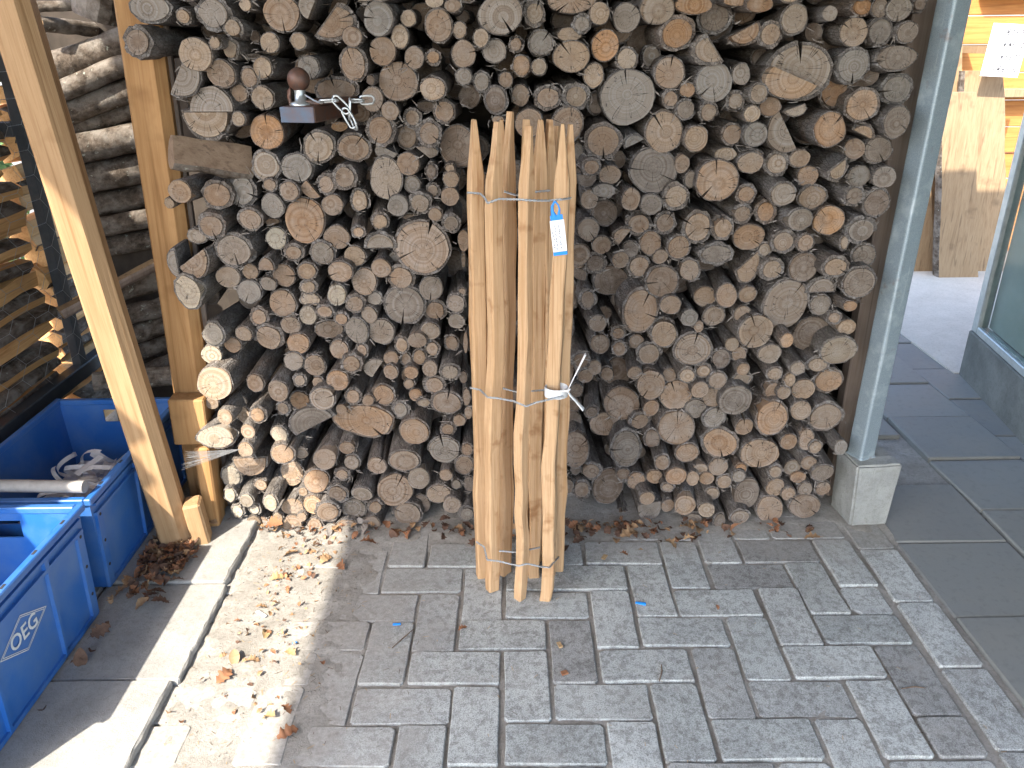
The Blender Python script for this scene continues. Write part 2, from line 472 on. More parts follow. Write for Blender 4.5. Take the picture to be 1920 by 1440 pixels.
    plain('web', (0.24, 0.24, 0.24), (0.18, 0.18, 0.18), 0.8, 0.1)
    t = NT('pane_glass')
    t.b.inputs['Base Color'].default_value = (0.80, 0.88, 0.86, 1)
    t.b.inputs['Transmission Weight'].default_value = 1.0
    t.b.inputs['IOR'].default_value = 1.1
    MAT['glass'] = t.fin(0.08, 0.5)
mats()

# ---------------------------------------------------------------- the setting: ground, roof, back wall
g = MB(); g.add([(-120, -120, -0.06), (120, -120, -0.06), (120, 120, -0.06), (-120, 120, -0.06)], [(0, 1, 2, 3)])
tag(g.build('ground', MAT['yard_soil']), kind='structure')

YF = 1.975            # front of the firewood wall
# roof of the lean-to; its eave throws the edge of the shade across the paving
rf = empty('shed_roof', (0, 0, 2.4))
tag(rf, 'flat pale sheet roof of the open wood shed above the stacked logs', 'roof')
for k in range(9):
    x0 = -1.765 + k * 0.468
    m = MB(); m.bbox(x0, x0 + 0.457, -1.75, 3.0, 0.0, 0.035, 0.005)
    m.build('roof_panel', MAT['roof_sheet'], rf)
m = MB(); m.bbox(-1.64, 2.44, 2.42, 2.50, -0.12, -0.004, 0.005); m.build('purlin', MAT['weathered_board'], rf)
m = MB(); m.bbox(-1.64, 2.44, 0.30, 0.38, -0.12, -0.004, 0.005); m.build('purlin', MAT['weathered_board'], rf)

bw = empty('shed_back_wall', (0, 2.46, 0))
tag(bw, 'dark upright board wall behind the stacked logs', 'wall')
for k in range(13):
    m = MB(); m.bbox(-0.93 + k * 0.15, -0.93 + k * 0.15 + 0.146, 0, 0.022, -0.05, 2.3, 0.003)
    m.build('board', MAT['dark_boards'], bw)

m = MB(); m.bbox(-1.64, 2.44, -1.60, -1.52, -0.12, -0.004, 0.005); m.build('purlin', MAT['weathered_board'], rf)
m = MB(); m.box(-0.95, 1.10, 0.024, 0.05, -0.05, 2.3); m.build('light_stop_panel', MAT['dark_boards'], bw)  # unseen sheet added to stop light leaking between the boards
m = MB(); m.box(1.06, 1.09, -0.34, 0.02, -0.05, 2.3); m.build('light_stop_strip', MAT['dark_boards'], bw)  # unseen strip added to close a light leak at the right end
# ---------------------------------------------------------------- brick paving, herringbone
U, LX, LY, LYAW = 0.107, -0.244, 1.647, radians(-0.58)
def lat(i, j):
    x, y = i * U, -j * U
    if i > 0: x, y = x + 0.022 * U * i, y + 0.020 * U * i
    c, s = cos(LYAW), sin(LYAW)
    return LX + c * x - s * y, LY + s * x + c * y
PAVE_L, PAVE_R = -0.79, 0.966
pb = MB(); pb.add([(-0.80, 0.3, -0.03), (2.4, 0.3, -0.03), (2.4, 3.6, -0.03), (-0.80, 3.6, -0.03)], [(0, 1, 2, 3)])
paving = tag(pb.build('brick_paving', MAT['sand']), kind='structure')
def paver_mesh(L, W, seed):
    rnd = random.Random(seed)
    # outline with rounded, slightly chipped corners; chamfered top edge
    pts = []
    hx, hy, c = L / 2, W / 2, 0.006
    for sx, sy in ((1, 1), (-1, 1), (-1, -1), (1, -1)):
        q = rnd.uniform(0.5, 1.5) * c
        if rnd.random() < 0.06: q *= 2.4
        a, b = (sx * hx, sy * (hy - q)), (sx * (hx - q), sy * hy)
        pts += [a, b] if sx * sy > 0 else [b, a]
    # one or two extra points on the long sides for wavy edges
    out = []
    for k in range(8):
        a, b = pts[k], pts[(k + 1) % 8]
        out.append(a)
        if hypot(a[0] - b[0], a[1] - b[1]) > 0.06:
            for f in ((0.35, 0.7) if hypot(a[0] - b[0], a[1] - b[1]) > 0.12 else (0.5,)):
                d = rnd.uniform(-0.0022, 0.0012)
                x, y = a[0] + (b[0] - a[0]) * f, a[1] + (b[1] - a[1]) * f
                n = hypot(x / hx, y / hy)
                out.append((x * (1 + d / hx), y * (1 + d / hy)))
    m = MB()
    def ring(k, z, jz=0.0):
        return [Vector((x - k * (1 if x > 0 else -1), y - k * (1 if y > 0 else -1), z + rnd.uniform(-jz, jz))) for x, y in out]
    m.loft([ring(0, -0.06), ring(0, -0.0020), ring(0.0020, 0.0, 0.0003)], cap0=False)
    return m
PM = [[paver_mesh(2 * U - 0.0055, U - 0.0055, s).mesh('paver', MAT['paver']) for s in range(10)],
      [paver_mesh(U - 0.0055, U - 0.0055, 50 + s).mesh('paver', MAT['paver']) for s in range(5)]]
nrnd = random.Random(3)
def put_paver(cx, cy, rot, half, dz=0.0):
    o = link('paver', nrnd.choice(PM[1 if half else 0]), paving)
    o.location = (cx + nrnd.gauss(0, 0.0012), cy + nrnd.gauss(0, 0.0012), nrnd.uniform(-0.0026, 0.0024) + dz)
    o.scale = (nrnd.uniform(0.985, 1.005), nrnd.uniform(0.975, 1.01), 1)
    o.rotation_euler = (nrnd.gauss(0, 0.006), nrnd.gauss(0, 0.006), rot + nrnd.gauss(0, 0.010) + (pi if nrnd.random() < 0.5 else 0))
for j in range(-5, 9):
    for i in range(-9, 15):
        ph = (i + j) % 4
        if ph == 2: other = (i + 1, j)
        elif ph == 0: other = (i, j + 1)
        elif ph == 3: other = (i - 1, j)
        else: other = (i, j - 1)
        def inside(c):
            x, y = lat(c[0] + 0.5, c[1] + 0.5)
            return PAVE_L + 0.045 < x < PAVE_R - 0.045 and 0.75 < y < 2.16
        a, b = inside((i, j)), inside(other)
        if not a: continue
        if b:
            if ph in (2, 0):
                x, y = lat((i + other[0] + 1) / 2, (j + other[1] + 1) / 2)
                put_paver(x, y, LYAW + (0 if ph == 2 else pi / 2), False)
        else:
            x, y = lat(i + 0.5, j + 0.5)
            put_paver(x, y, LYAW, True)
for k in range(9):                                   # border course laid lengthwise
    y = 2.045 - k * 0.2275
    o = link('paver', PM[0][k % 10], paving, (1.024 - 0.0008 * k, y - 0.11, 0.001 * (k % 3)), (0, 0, pi / 2 + nrnd.gauss(0, 0.006)))
    o.scale = (1.065, 1.0, 1)

# sand in the joints and drifted over the bricks by the kerb and along the foot of the logs
def sand_h(x, y):
    n = fbm((x * 5, y * 5, 2.0), 4)
    n2 = fbm((x * 22, y * 22, 5.0), 4)
    cover = smooth(-0.30, -0.46, x + 0.10 * n) * 0.85
    cover = max(cover, smooth(1.78, 1.93, y + 0.07 * n))
    d = hypot((x - 0.42) / 0.13, (y - 1.52) / 0.22)
    cover = max(cover, 0.42 * smooth(1.25, 0.3, d + 0.8 * n))
    d = hypot((x - 0.62) / 0.16, (y - 1.22) / 0.10)
    cover = max(cover, 0.4 * smooth(1.2, 0.3, d + 0.8 * n))
    bury = -0.0072 + 0.0094 * cover + 0.0014 * n + 0.0026 * n2 - 0.02 * smooth(-0.746, -0.756, x + 0.010 * n2)
    return bury
SX0, SX1, SY0, SY1, SD = -0.80, 1.10, 0.75, 2.20, 0.0075
nx, ny = int((SX1 - SX0) / SD), int((SY1 - SY0) / SD)
vv = [(SX0 + i * SD, SY0 + j * SD, sand_h(SX0 + i * SD, SY0 + j * SD)) for j in range(ny + 1) for i in range(nx + 1)]
ff = [(j * (nx + 1) + i, j * (nx + 1) + i + 1, (j + 1) * (nx + 1) + i + 1, (j + 1) * (nx + 1) + i) for j in range(ny) for i in range(nx)]
m = MB(); m.add(vv, ff, 0, True)
tag(m.build('joint_sand', MAT['sand']), 'grey brown sand filling the joints and drifted over the bricks', 'sand', kind='stuff')
# loose grit
m = MB(); gr = random.Random(11)
for k in range(5200):
    x, y = gr.uniform(-0.78, 1.08), 0.95 + 1.08 * gr.random()
    if gr.random() < 0.45: x = gr.uniform(-0.76, -0.25)
    s = 0.0009 + 0.0022 * gr.random() ** 3
    z = max(sand_h(x, y), 0.0 if gr.random() < 0.5 else -0.004)
    c = Vector((x, y, z + s * 0.4))
    p = [c + Vector((gr.uniform(-1, 1), gr.uniform(-1, 1), gr.uniform(-0.8, 0.8))).normalized() * s for _ in range(4)]
    m.add(p, [(0, 1, 2), (0, 2, 3), (0, 3, 1), (1, 3, 2)])
tag(m.build('loose_grit', MAT['grains']), 'fine loose grit scattered over the brick paving', 'grit', kind='stuff')

# path of smooth grey tiles
tb = MB(); tb.add([(1.07, 0.9, -0.012), (2.6, 0.9, -0.012), (2.6, 3.55, -0.012), (1.07, 3.55, -0.012)], [(0, 1, 2, 3)])
path = tag(tb.build('tiled_path', MAT['sand']), kind='structure')
TW = 0.317
for ci, (xa, xb, y0) in enumerate(((1.094, 1.408, 1.855), (1.413, 1.727, 2.005), (1.732, 2.046, 1.855))):
    for k in range(-3, 6):
        ya, yb = y0 + k * TW, y0 + (k + 1) * TW - 0.005
        if ci == 0 and ya > 2.1: continue
        m = MB(); m.bbox(-0.157, 0.157, -TW / 2 + 0.0025, TW / 2 - 0.0025, -0.04, 0.0, 0.004, jit=0.0016)
        dz = nrnd.uniform(-0.003, 0.004) + (0.006 if ci == 1 else 0)
        m.build('tile', MAT['tile'], path, ((xa + xb) / 2, (ya + yb) / 2, dz), (nrnd.gauss(0, 0.006), nrnd.gauss(0, 0.006), nrnd.gauss(0, 0.004)))
for (x0, x1, y0, y1) in ((1.16, 1.40, 2.50, 2.66), (1.10, 1.40, 2.68, 2.98), (1.10, 1.40, 2.99, 3.29)):
    m = MB(); m.bbox(x0, x1, y0, y1, -0.04, 0.004, 0.004, jit=0.003); m.build('tile', MAT['tile'], path)
m = MB(); m.add([(1.74 + 0.10 * k, 3.60 - 0.52 * k, -0.004) for k in (0,)] + [(1.74, 3.06, -0.004), (6.5, 3.06, -0.004), (6.5, 9, -0.004), (1.5, 9, -0.004), (1.5, 3.60, -0.004)], [(0, 1, 2, 3, 4, 5)])
m = MB(); m.box(1.885, 6.5, 3.06, 9.0, -0.05, 0.006); m.box(1.0, 1.884, 3.56, 9.0, -0.05, 0.006)
tag(m.build('concrete_floor', MAT['floor_concrete']), kind='structure')

# kerb of concrete edging slabs beside the crates
kb = MB(); kb.add([(-2.6, 0.2, -0.01), (-0.80, 0.2, -0.01), (-0.80, 3.4, -0.01), (-2.6, 3.4, -0.01)], [(0, 1, 2, 3)])
kerb = tag(kb.build('kerb', MAT['sand']), kind='structure')
seams = [0.55, 0.93, 1.335, 1.675, 2.05]
def rough_block(x0, x1, y0, y1, z0, z1, amp=0.003, cut=14, f=45):
    bm = bmesh.new(); bmesh.ops.create_cube(bm, size=1.0)
    for v in bm.verts:
        v.co = Vector(((x0 + x1) / 2 + v.co.x * (x1 - x0), (y0 + y1) / 2 + v.co.y * (y1 - y0), (z0 + z1) / 2 + v.co.z * (z1 - z0)))
    bmesh.ops.bevel(bm, geom=list(bm.edges), offset=0.004, segments=1, affect='EDGES')
    bmesh.ops.subdivide_edges(bm, edges=list(bm.edges), cuts=cut, use_grid_fill=True)
    for v in bm.verts:
        e = 1.0 if abs(v.co.x - x1) < 0.01 else 0.35
        v.co += Vector((amp * e * fbm(v.co * f, 4) * 1.6, amp * 0.5 * fbm(v.co * f + Vector((5, 0, 0)), 3), amp * 0.35 * e * fbm(v.co * f + Vector((0, 9, 0)), 3)))
    me = bpy.data.meshes.new('kerb_stone'); bm.to_mesh(me); bm.free()
    return me
for k in range(4):
    me = rough_block(-1.07, -0.758 + (0.005, -0.007, 0.005, -0.003)[k], seams[k] + 0.002, seams[k + 1] - 0.002, -0.05, 0.016 + 0.004 * (k % 2))
    me.materials.append(MAT['concrete'])
    link('kerb_stone', me, kerb)
for k in range(4):
    m = MB(); m.bbox(-1.50, -1.076, seams[k] + 0.01, seams[k + 1] - 0.006, -0.05, 0.014, 0.006, jit=0.003)
    m.build('kerb_stone', MAT['concrete'], kerb)

# ---------------------------------------------------------------- the firewood wall
# every cut end seen in the photograph: x, y, half width, half height (px of a 4.8x enlargement whose corner is given),
# colour letters, then c = clock position of a drying crack, h = clock side of a split flat, f / r = stands proud / set back, k = knobbly
WALL = {
(220, 0): '290,70,190,140,g;590,148,68,75,p;860,120,160,155,g,c5,c10;1150,45,58,58,p;1475,120,170,170,b,c6;1035,250,88,98,p,c6;700,490,145,150,p,c7,f;875,385,58,65,p,f;1010,440,80,100,p,k;1370,385,88,95,p,c7;1630,370,75,80,p;180,380,125,145,bd,f;600,680,150,190,g,h10;930,665,125,130,b,c10;1185,700,85,100,b;1305,610,90,100,p,c5;1100,840,85,90,b;1305,880,105,112,p,c6;1720,610,100,108,g,c6;840,890,200,115,g,h6;810,1125,215,140,p,h12,c5;1090,1070,62,70,p,f;1345,1190,150,150,o,c12;1240,335,50,60,d,r;1240,520,60,40,d,r',
(580, 0): '230,200,190,170,b,h10,c2;-10,50,90,120,g,h4;620,165,135,165,g,c9;890,165,72,80,p;815,330,82,110,p;660,460,115,130,b,c10;385,330,90,95,b;395,580,125,165,b,c11;500,0,80,30,p;1125,10,85,60,p;1290,50,75,60,b;1165,230,125,155,b;1355,270,65,80,p;1545,340,75,90,p;1720,130,195,180,g,c5;945,520,85,105,b,c8;1115,515,75,75,po;1390,485,108,125,b,c3;1670,460,110,110,g;1860,400,70,80,b;1890,590,75,100,p;800,735,172,178,b,c11,c1;1110,800,122,110,p,f;1390,690,78,80,g;1550,735,80,95,g;1770,720,62,75,b;1440,870,95,105,d,r;1900,860,80,100,b;1680,900,110,130,d,k;570,895,100,112,b,c5;725,1000,80,85,b;240,810,200,125,db,c12,r;930,1060,82,90,b;1215,1005,100,105,b,c11;640,1170,130,145,b,c7;880,1230,100,115,b,c11,r;1080,1200,115,120,b,c4;1340,1320,170,190,db,r;270,1140,75,45,o,r;85,1320,145,145,p,c11,c6;400,1330,150,130,b,c1;690,1370,100,70,g,h1;1060,1370,100,60,g,h8;1050,960,90,50,d,r;550,720,40,50,d;1700,1080,60,40,b;1380,150,60,60,d,r',
(960, 0): '205,120,100,120,p,c1;540,0,220,120,b,c7;790,120,88,105,p;1030,160,118,135,g,c1;1310,80,155,140,pb,c7;1640,40,165,90,o;630,215,88,90,g;55,400,65,80,b;260,390,112,125,g,c1;520,310,110,65,p;535,510,165,140,p,c11;840,410,120,145,o;1490,300,158,160,o;1820,160,150,150,dg,r;85,590,85,98,po;245,600,70,80,p;1035,530,98,110,p,c9;1250,510,90,110,g,r;735,680,92,112,p,c10;1770,450,150,140,pb,h2;1420,655,138,150,b,c12;1040,880,230,250,g,c12;75,860,78,100,b;325,880,122,115,b,c12;580,870,115,120,pg;1430,890,80,90,b;1580,810,72,72,ob;1820,745,165,175,g,c8;1565,985,92,95,gd;1770,1010,85,95,pd,k;150,1110,120,130,b;500,1120,145,160,b;820,1270,165,160,b,c6;1370,1190,165,195,pb,c11;1660,1250,110,120,p;1100,1275,95,70,g,h5;600,1360,50,90,g,r;760,930,80,110,d,r',
(1340, 0): '200,10,120,45,o;410,40,120,80,ob,c1;720,170,120,140,pg;275,300,140,115,bo,h11;505,310,110,120,pb;1040,120,70,70,g,f;1335,60,95,90,o;1490,70,75,90,gd;1660,80,115,110,g,c6;1850,40,70,70,d;1255,290,120,130,pb,c10;1490,285,120,130,dg,c7;1740,290,100,100,dg,c1;890,290,80,85,d,r;770,640,290,255,gp,c12;690,745,225,150,po,h1,f;1250,590,150,160,g,c6;1640,520,180,120,gd,c8;240,670,80,100,g;400,840,90,95,gp;190,910,80,95,pg,c5;500,960,100,90,b;340,1025,80,75,p,c6;1080,830,130,140,ob,r;1330,690,140,100,d,r;1640,805,150,140,g,c9;1330,945,150,155,bo,c5;1640,1100,115,145,dg,c4;160,1210,100,100,b;370,1210,105,115,g;610,1190,135,180,g,h2;730,990,100,60,gp,h11;1040,1165,150,155,ob,c1,f;1340,1190,105,80,p,h7;1260,1340,85,90,bd;1470,1350,135,120,dg,c5;100,1390,100,60,p;330,1400,110,60,pb',
(290, 270): '1000,200,130,140,pg,k;1280,215,140,132,g,c6;225,430,108,105,po,f;560,460,145,130,b,c1,f;790,420,122,150,g,c7,c4;1035,370,65,60,b;1210,425,95,90,b;1400,410,85,85,b,h2;1545,365,88,95,b,c8;1710,300,110,115,b,c10;1060,560,108,112,g;860,680,112,105,b,c6;1350,690,185,200,ob,c1;1600,550,95,92,b;1845,510,80,110,p,k;510,740,125,115,b,c6,f;380,830,95,70,pg;710,960,175,155,bg,c6;1095,850,92,100,w;1640,840,115,105,b;1835,795,65,60,op,f;1250,980,88,80,b;1510,985,118,120,g,c2;1800,1010,98,95,p,c4;350,1080,130,130,b,h11,f;160,1080,60,130,g,h3,f;660,1200,105,95,pb,c8;860,1150,75,70,pb;1000,1080,75,60,b,h6;1160,1185,105,100,b,c3;1370,1145,92,85,pb;1670,1150,115,95,b,c8;1020,1260,78,65,g;850,1330,115,110,g,c7;1380,1290,80,70,p;1400,1400,100,75,p;1060,700,70,40,ob,r;130,535,50,50,p,f;300,1335,125,165,w,k,f',
(600, 270): '790,180,105,100,b;595,310,145,190,gp,c6;1000,250,60,80,d,k;1180,320,75,80,p;1170,220,50,45,p;830,365,78,85,g;1015,420,65,72,gb;1170,475,82,85,b;700,555,95,95,g;900,535,105,105,pg,c7;1035,635,72,72,pb;1180,715,85,90,gb;540,700,80,80,p,k;540,870,140,85,gp,h6;820,660,80,40,b,r;920,930,245,235,b,c1,c8;1290,870,50,100,b;550,1120,90,85,b;680,1030,60,60,g,r;730,1205,122,118,b,c9;400,1240,112,120,b,c5;1000,1300,105,100,g,c6;490,1390,75,70,g;1230,1400,90,80,g;1290,1040,30,80,b,r',
(1000, 270): '400,90,45,80,g;525,210,85,85,b;690,280,95,90,b,c11;770,140,60,80,d,r;1080,240,210,200,dg,c9,c4;1285,475,120,125,p,c9;1340,180,70,85,b;1420,320,65,80,gp;1655,330,188,185,bo,c12,c7;480,330,85,55,d,h12;505,500,80,90,b,c3;640,620,115,120,d,r;640,420,100,60,g;780,450,45,100,b,r;880,500,85,105,b,c12;1060,545,98,100,dg;400,280,50,80,d,r;495,770,100,105,gb,c5;950,720,120,105,b,c5;1185,710,98,105,bd,c1;1480,750,130,150,pb,c10,c3,c8;1710,760,105,105,bp,c12;1880,630,90,90,b;1890,840,80,115,b;800,830,88,80,b,h4;615,910,88,85,bd,c5;880,945,72,75,d;1055,890,100,105,b,c3;1310,930,108,118,b,c3;1650,990,150,100,dg;410,1000,105,100,bd,r;560,1075,98,95,d,r;785,1045,75,78,b;955,1105,100,105,b;1145,1015,70,70,b;1405,1135,100,105,gb;1160,1240,150,150,bd,c9;400,1180,90,80,d,h7,r;700,1230,160,130,d,r;350,1350,60,120,d,r;355,730,40,60,b,r',
(1340, 270): '325,170,120,95,pb;560,180,105,110,gp;770,130,95,85,bp;840,290,90,92,ob;1110,230,90,110,p,h11,f;1300,290,110,95,g,c8;1530,300,100,95,gd;285,450,92,90,ob;620,455,120,110,gp,c3,f;880,480,140,115,pb,k;1260,470,95,95,gd,c5;1460,530,120,130,d,c5;250,630,95,92,b;460,610,98,105,ob;770,680,110,105,g,f;1030,690,140,130,o,c11;1320,780,130,120,dg,c12;310,840,140,120,ob,c4;620,880,112,105,gb;820,890,80,85,b,c5;1170,890,50,70,p,k;450,950,70,70,p,k;1345,1005,120,105,dg,c6;300,1110,110,150,pb,h11;520,1130,110,100,pb,c4;800,1110,130,130,bd;1090,1110,125,100,bp,c4,f;1300,1250,150,145,dg,c8;970,1270,140,80,gb,h6',
(340, 520): '910,235,125,125,b,c1;1400,160,88,95,w,c6;1565,240,90,88,b,c10;1735,200,68,65,g;1290,310,85,68,b,c6;1140,345,78,85,wp;700,360,85,85,b;285,510,105,110,gw,f;560,510,88,68,pb;460,610,85,70,ob;985,435,90,82,b;785,545,135,122,b,c10;1440,375,72,65,b;1330,470,130,85,db,r;1580,480,105,125,g;1690,340,75,80,gb;1800,490,120,125,gb,c9;1050,600,102,90,ob,c4;270,700,95,80,w,c6;1420,650,88,85,b,c1;1625,660,62,68,b;1010,755,92,82,gb;1530,780,95,90,b,c9;1200,795,98,100,b;1730,820,90,85,g,h4;300,960,160,140,p,f;665,955,82,82,bo,f;870,1025,92,90,b,f;1065,930,62,60,b;1225,945,58,52,b;1405,930,100,95,bo,c8;1065,1110,90,85,bo;1270,1095,118,105,bg,c2;915,1180,70,65,gb,c5;1545,1075,75,70,b;1680,1110,55,50,b;1820,1060,110,100,ob,c7;275,1130,65,60,p;520,1130,75,60,p;390,1260,72,70,p,f;560,1240,60,70,p;685,1240,80,75,op,f;600,1390,65,60,p,f;1440,1190,50,50,b;1170,1290,200,140,dg,h5;1640,1290,270,160,ob,c5,k',
(600, 520): '760,250,190,175,dg,c6;1035,300,105,100,b,c5;1225,235,88,85,gb;1230,395,75,68,g,c2;990,485,92,82,pg;875,570,85,72,b,c5;735,610,72,75,pb;1010,645,72,75,b;1185,590,70,75,b,k;895,720,65,75,bp;640,730,68,62,b;775,735,52,55,b;990,825,70,70,gb;1170,855,92,82,gp,f;635,855,72,68,b;820,860,65,60,bo;800,960,52,48,b;1030,970,98,85,b,c9;860,1060,62,60,bo;935,1130,65,42,p;1140,1130,140,105,db,c12;725,1195,78,75,g;1320,1080,40,80,b;1255,1290,60,55,b;1150,1370,70,68,b;1335,1220,35,60,b;1290,900,40,60,d;1280,130,40,40,b;1310,590,25,90,b',
(1000, 520): '350,200,60,90,d,r;490,200,78,95,db;965,305,165,190,b,c1,c4;1235,250,95,85,b,c7;580,415,85,75,bd;765,505,70,65,db;600,600,90,88,db,c12,c6;1175,510,125,118,pb;1405,365,78,75,g;1545,175,98,90,pb;1740,165,95,105,b;1625,350,105,95,gb,c7;1885,330,80,70,pb;930,575,68,62,bd;775,645,65,65,db;1040,690,115,105,b;1435,650,175,150,gb,c12;430,750,85,80,db;550,815,65,65,bd;1790,605,62,62,p;1850,690,75,72,b;1690,730,90,90,d;665,870,65,65,bd;470,890,70,65,bd;915,865,68,60,b;1060,970,122,130,b,c1,c7;1225,880,62,60,b;1385,885,75,75,p,k;1530,845,80,68,pb;1890,830,60,60,op;1660,930,95,80,gb;1500,1015,80,75,b;795,1140,155,145,db,c6;1285,1060,150,130,b,c11;1060,1180,75,70,ob;1615,1080,95,85,pb,c8;1460,1185,100,88,g;525,1215,68,62,d;960,1300,98,85,b,c10;1630,1265,110,95,g,c1;1820,1110,150,130,gd;350,1310,85,120,d,r;320,450,50,110,d,r;315,840,50,110,db,r;390,1020,60,70,d,r;370,1140,65,70,d,r;1490,445,45,50,b',
(1300, 520): '490,155,82,78,pb,c2;455,330,75,68,pb;565,490,165,155,bp,c11,c7;830,250,215,240,gb,c1;1145,250,98,88,g,c8;1415,260,60,50,ob;1270,365,68,60,b;1385,450,78,68,p;1060,510,170,150,db,r;1310,660,165,130,gw,c8;845,570,65,70,po,f;690,690,105,90,gp;1120,790,105,75,pb;940,820,72,68,gp;735,870,75,65,pb;870,925,62,65,p;1220,930,125,115,ob,r;990,1010,105,88,pb,c8;715,1020,80,85,b,c8;815,1040,60,60,b;440,920,90,70,pg,k;970,1200,90,85,pb,c1;710,1270,145,155,ob,c1;1190,1260,150,145,bg,c8;460,1350,85,75,bo,c12',
(360, 760): '785,265,80,75,w;480,405,70,70,p,f;815,440,110,95,po,c1,f;530,560,150,90,bp,h12;980,430,62,52,gb;1195,485,105,85,b,c3,f;1395,385,75,60,b;1435,515,80,72,gb;1665,545,90,72,b,c1,f;1350,625,72,58,b,c4;1120,685,115,95,bo;1310,800,100,85,gb,c4;1530,800,98,65,g,f;1455,935,115,95,g,c5;1650,920,70,68,b;350,640,90,100,w,k;340,810,60,70,w,k;490,860,72,70,w,f;705,880,72,75,wp,f;905,920,100,75,p,c1;1090,900,90,80,po;1220,960,115,100,b,c3;410,960,60,60,w,k;905,1090,85,90,bp;1105,1080,78,65,pb;1395,1115,110,85,b,c7;1615,1090,88,75,gb;900,610,100,110,p,r;620,720,70,60,p;560,935,60,55,w;770,1015,55,50,p;640,1055,55,45,b;555,1045,60,45,p;985,1010,45,40,p;1000,780,55,50,p;215,290,165,105,wp,k,f',
(660, 760): '560,240,135,120,obp;830,400,140,130,g,c12,c3;470,500,145,105,b,f;1035,400,60,60,b;1010,540,92,95,gb;600,660,98,100,gp,f;845,630,60,52,b,f;385,765,155,135,b,c1;940,710,52,52,g;780,800,112,85,pb,c2;620,890,82,85,d;500,980,130,110,gb,c10;900,900,82,75,bg;1035,980,75,75,g,f;1060,710,60,70,d',
(1000, 760): '350,150,90,110,d,r;380,400,125,150,db,c2;640,170,130,100,db,r;835,390,140,175,gd,c9;1290,205,165,140,b,c12;1070,300,75,90,d,k;1385,430,105,95,b;520,595,95,80,db;1160,515,72,72,b,f;925,680,85,75,bo,c10;1090,645,72,62,op;1285,640,95,75,ob;1500,580,70,60,pb;1665,555,90,75,gb,c12;1680,340,160,130,bo,c6;1870,575,60,55,o;1850,640,65,60,g;670,730,145,155,d;435,760,85,80,db;300,730,70,70,db;1435,660,60,60,pb;1560,660,70,60,ob;1720,690,72,70,pb;1210,740,65,45,b;1025,840,72,62,pb,f;1210,905,60,55,b;1050,960,115,75,gd,h12;1365,900,95,85,pb,f;1615,795,65,60,pb;1560,945,75,62,p,c4,f;800,1030,95,70,bd,c12;950,1080,62,40,bd;1445,1030,90,70,dg;1680,1045,65,65,gd;250,620,40,60,d;810,620,60,55,db;380,580,50,50,d',
(1300, 760): '600,435,175,120,op,c6;860,330,75,75,ob;1020,310,75,90,b,c12;1100,380,65,60,pb;1330,380,60,65,g,f;1040,520,70,62,b;890,560,75,68,gp;740,600,72,65,bp;1165,610,110,75,gd;945,650,72,50,ob;740,740,82,80,pb,c6;855,800,65,65,b;1010,755,65,62,gb;1170,750,75,70,b;480,800,110,140,gd;1005,910,140,95,db,c10,c4;690,940,120,110,b,c6;420,1010,95,70,gb',
}
TONE = {'g': (0.222, 0.203, 0.180), 'b': (0.255, 0.192, 0.142), 'o': (0.325, 0.200, 0.112), 'p': (0.315, 0.250, 0.186), 'w': (0.42, 0.375, 0.30), 'd': (0.135, 0.107, 0.087)}  # d is partly wood colour, partly shade of set-back logs painted in
raw = []
for (ox, oy), txt in WALL.items():
    for e in txt.split(';'):
        q = e.split(',')
        x, y, rx, ry = [float(v) / 4.8 for v in q[:4]]
        raw.append(dict(x=ox + x, y=oy + y, rx=rx, ry=ry, t=q[4], fl=q[5:]))
raw.sort(key=lambda e: -e['rx'] * e['ry'])
logs = []
for e in raw:
    if any(hypot(e['x'] - f['x'], e['y'] - f['y']) < 0.55 * min(e['rx'] + e['ry'], f['rx'] + f['ry']) / 2 for f in logs if 'f' not in e['fl'] or 'h1' not in e['fl']):
        continue
    logs.append(e)

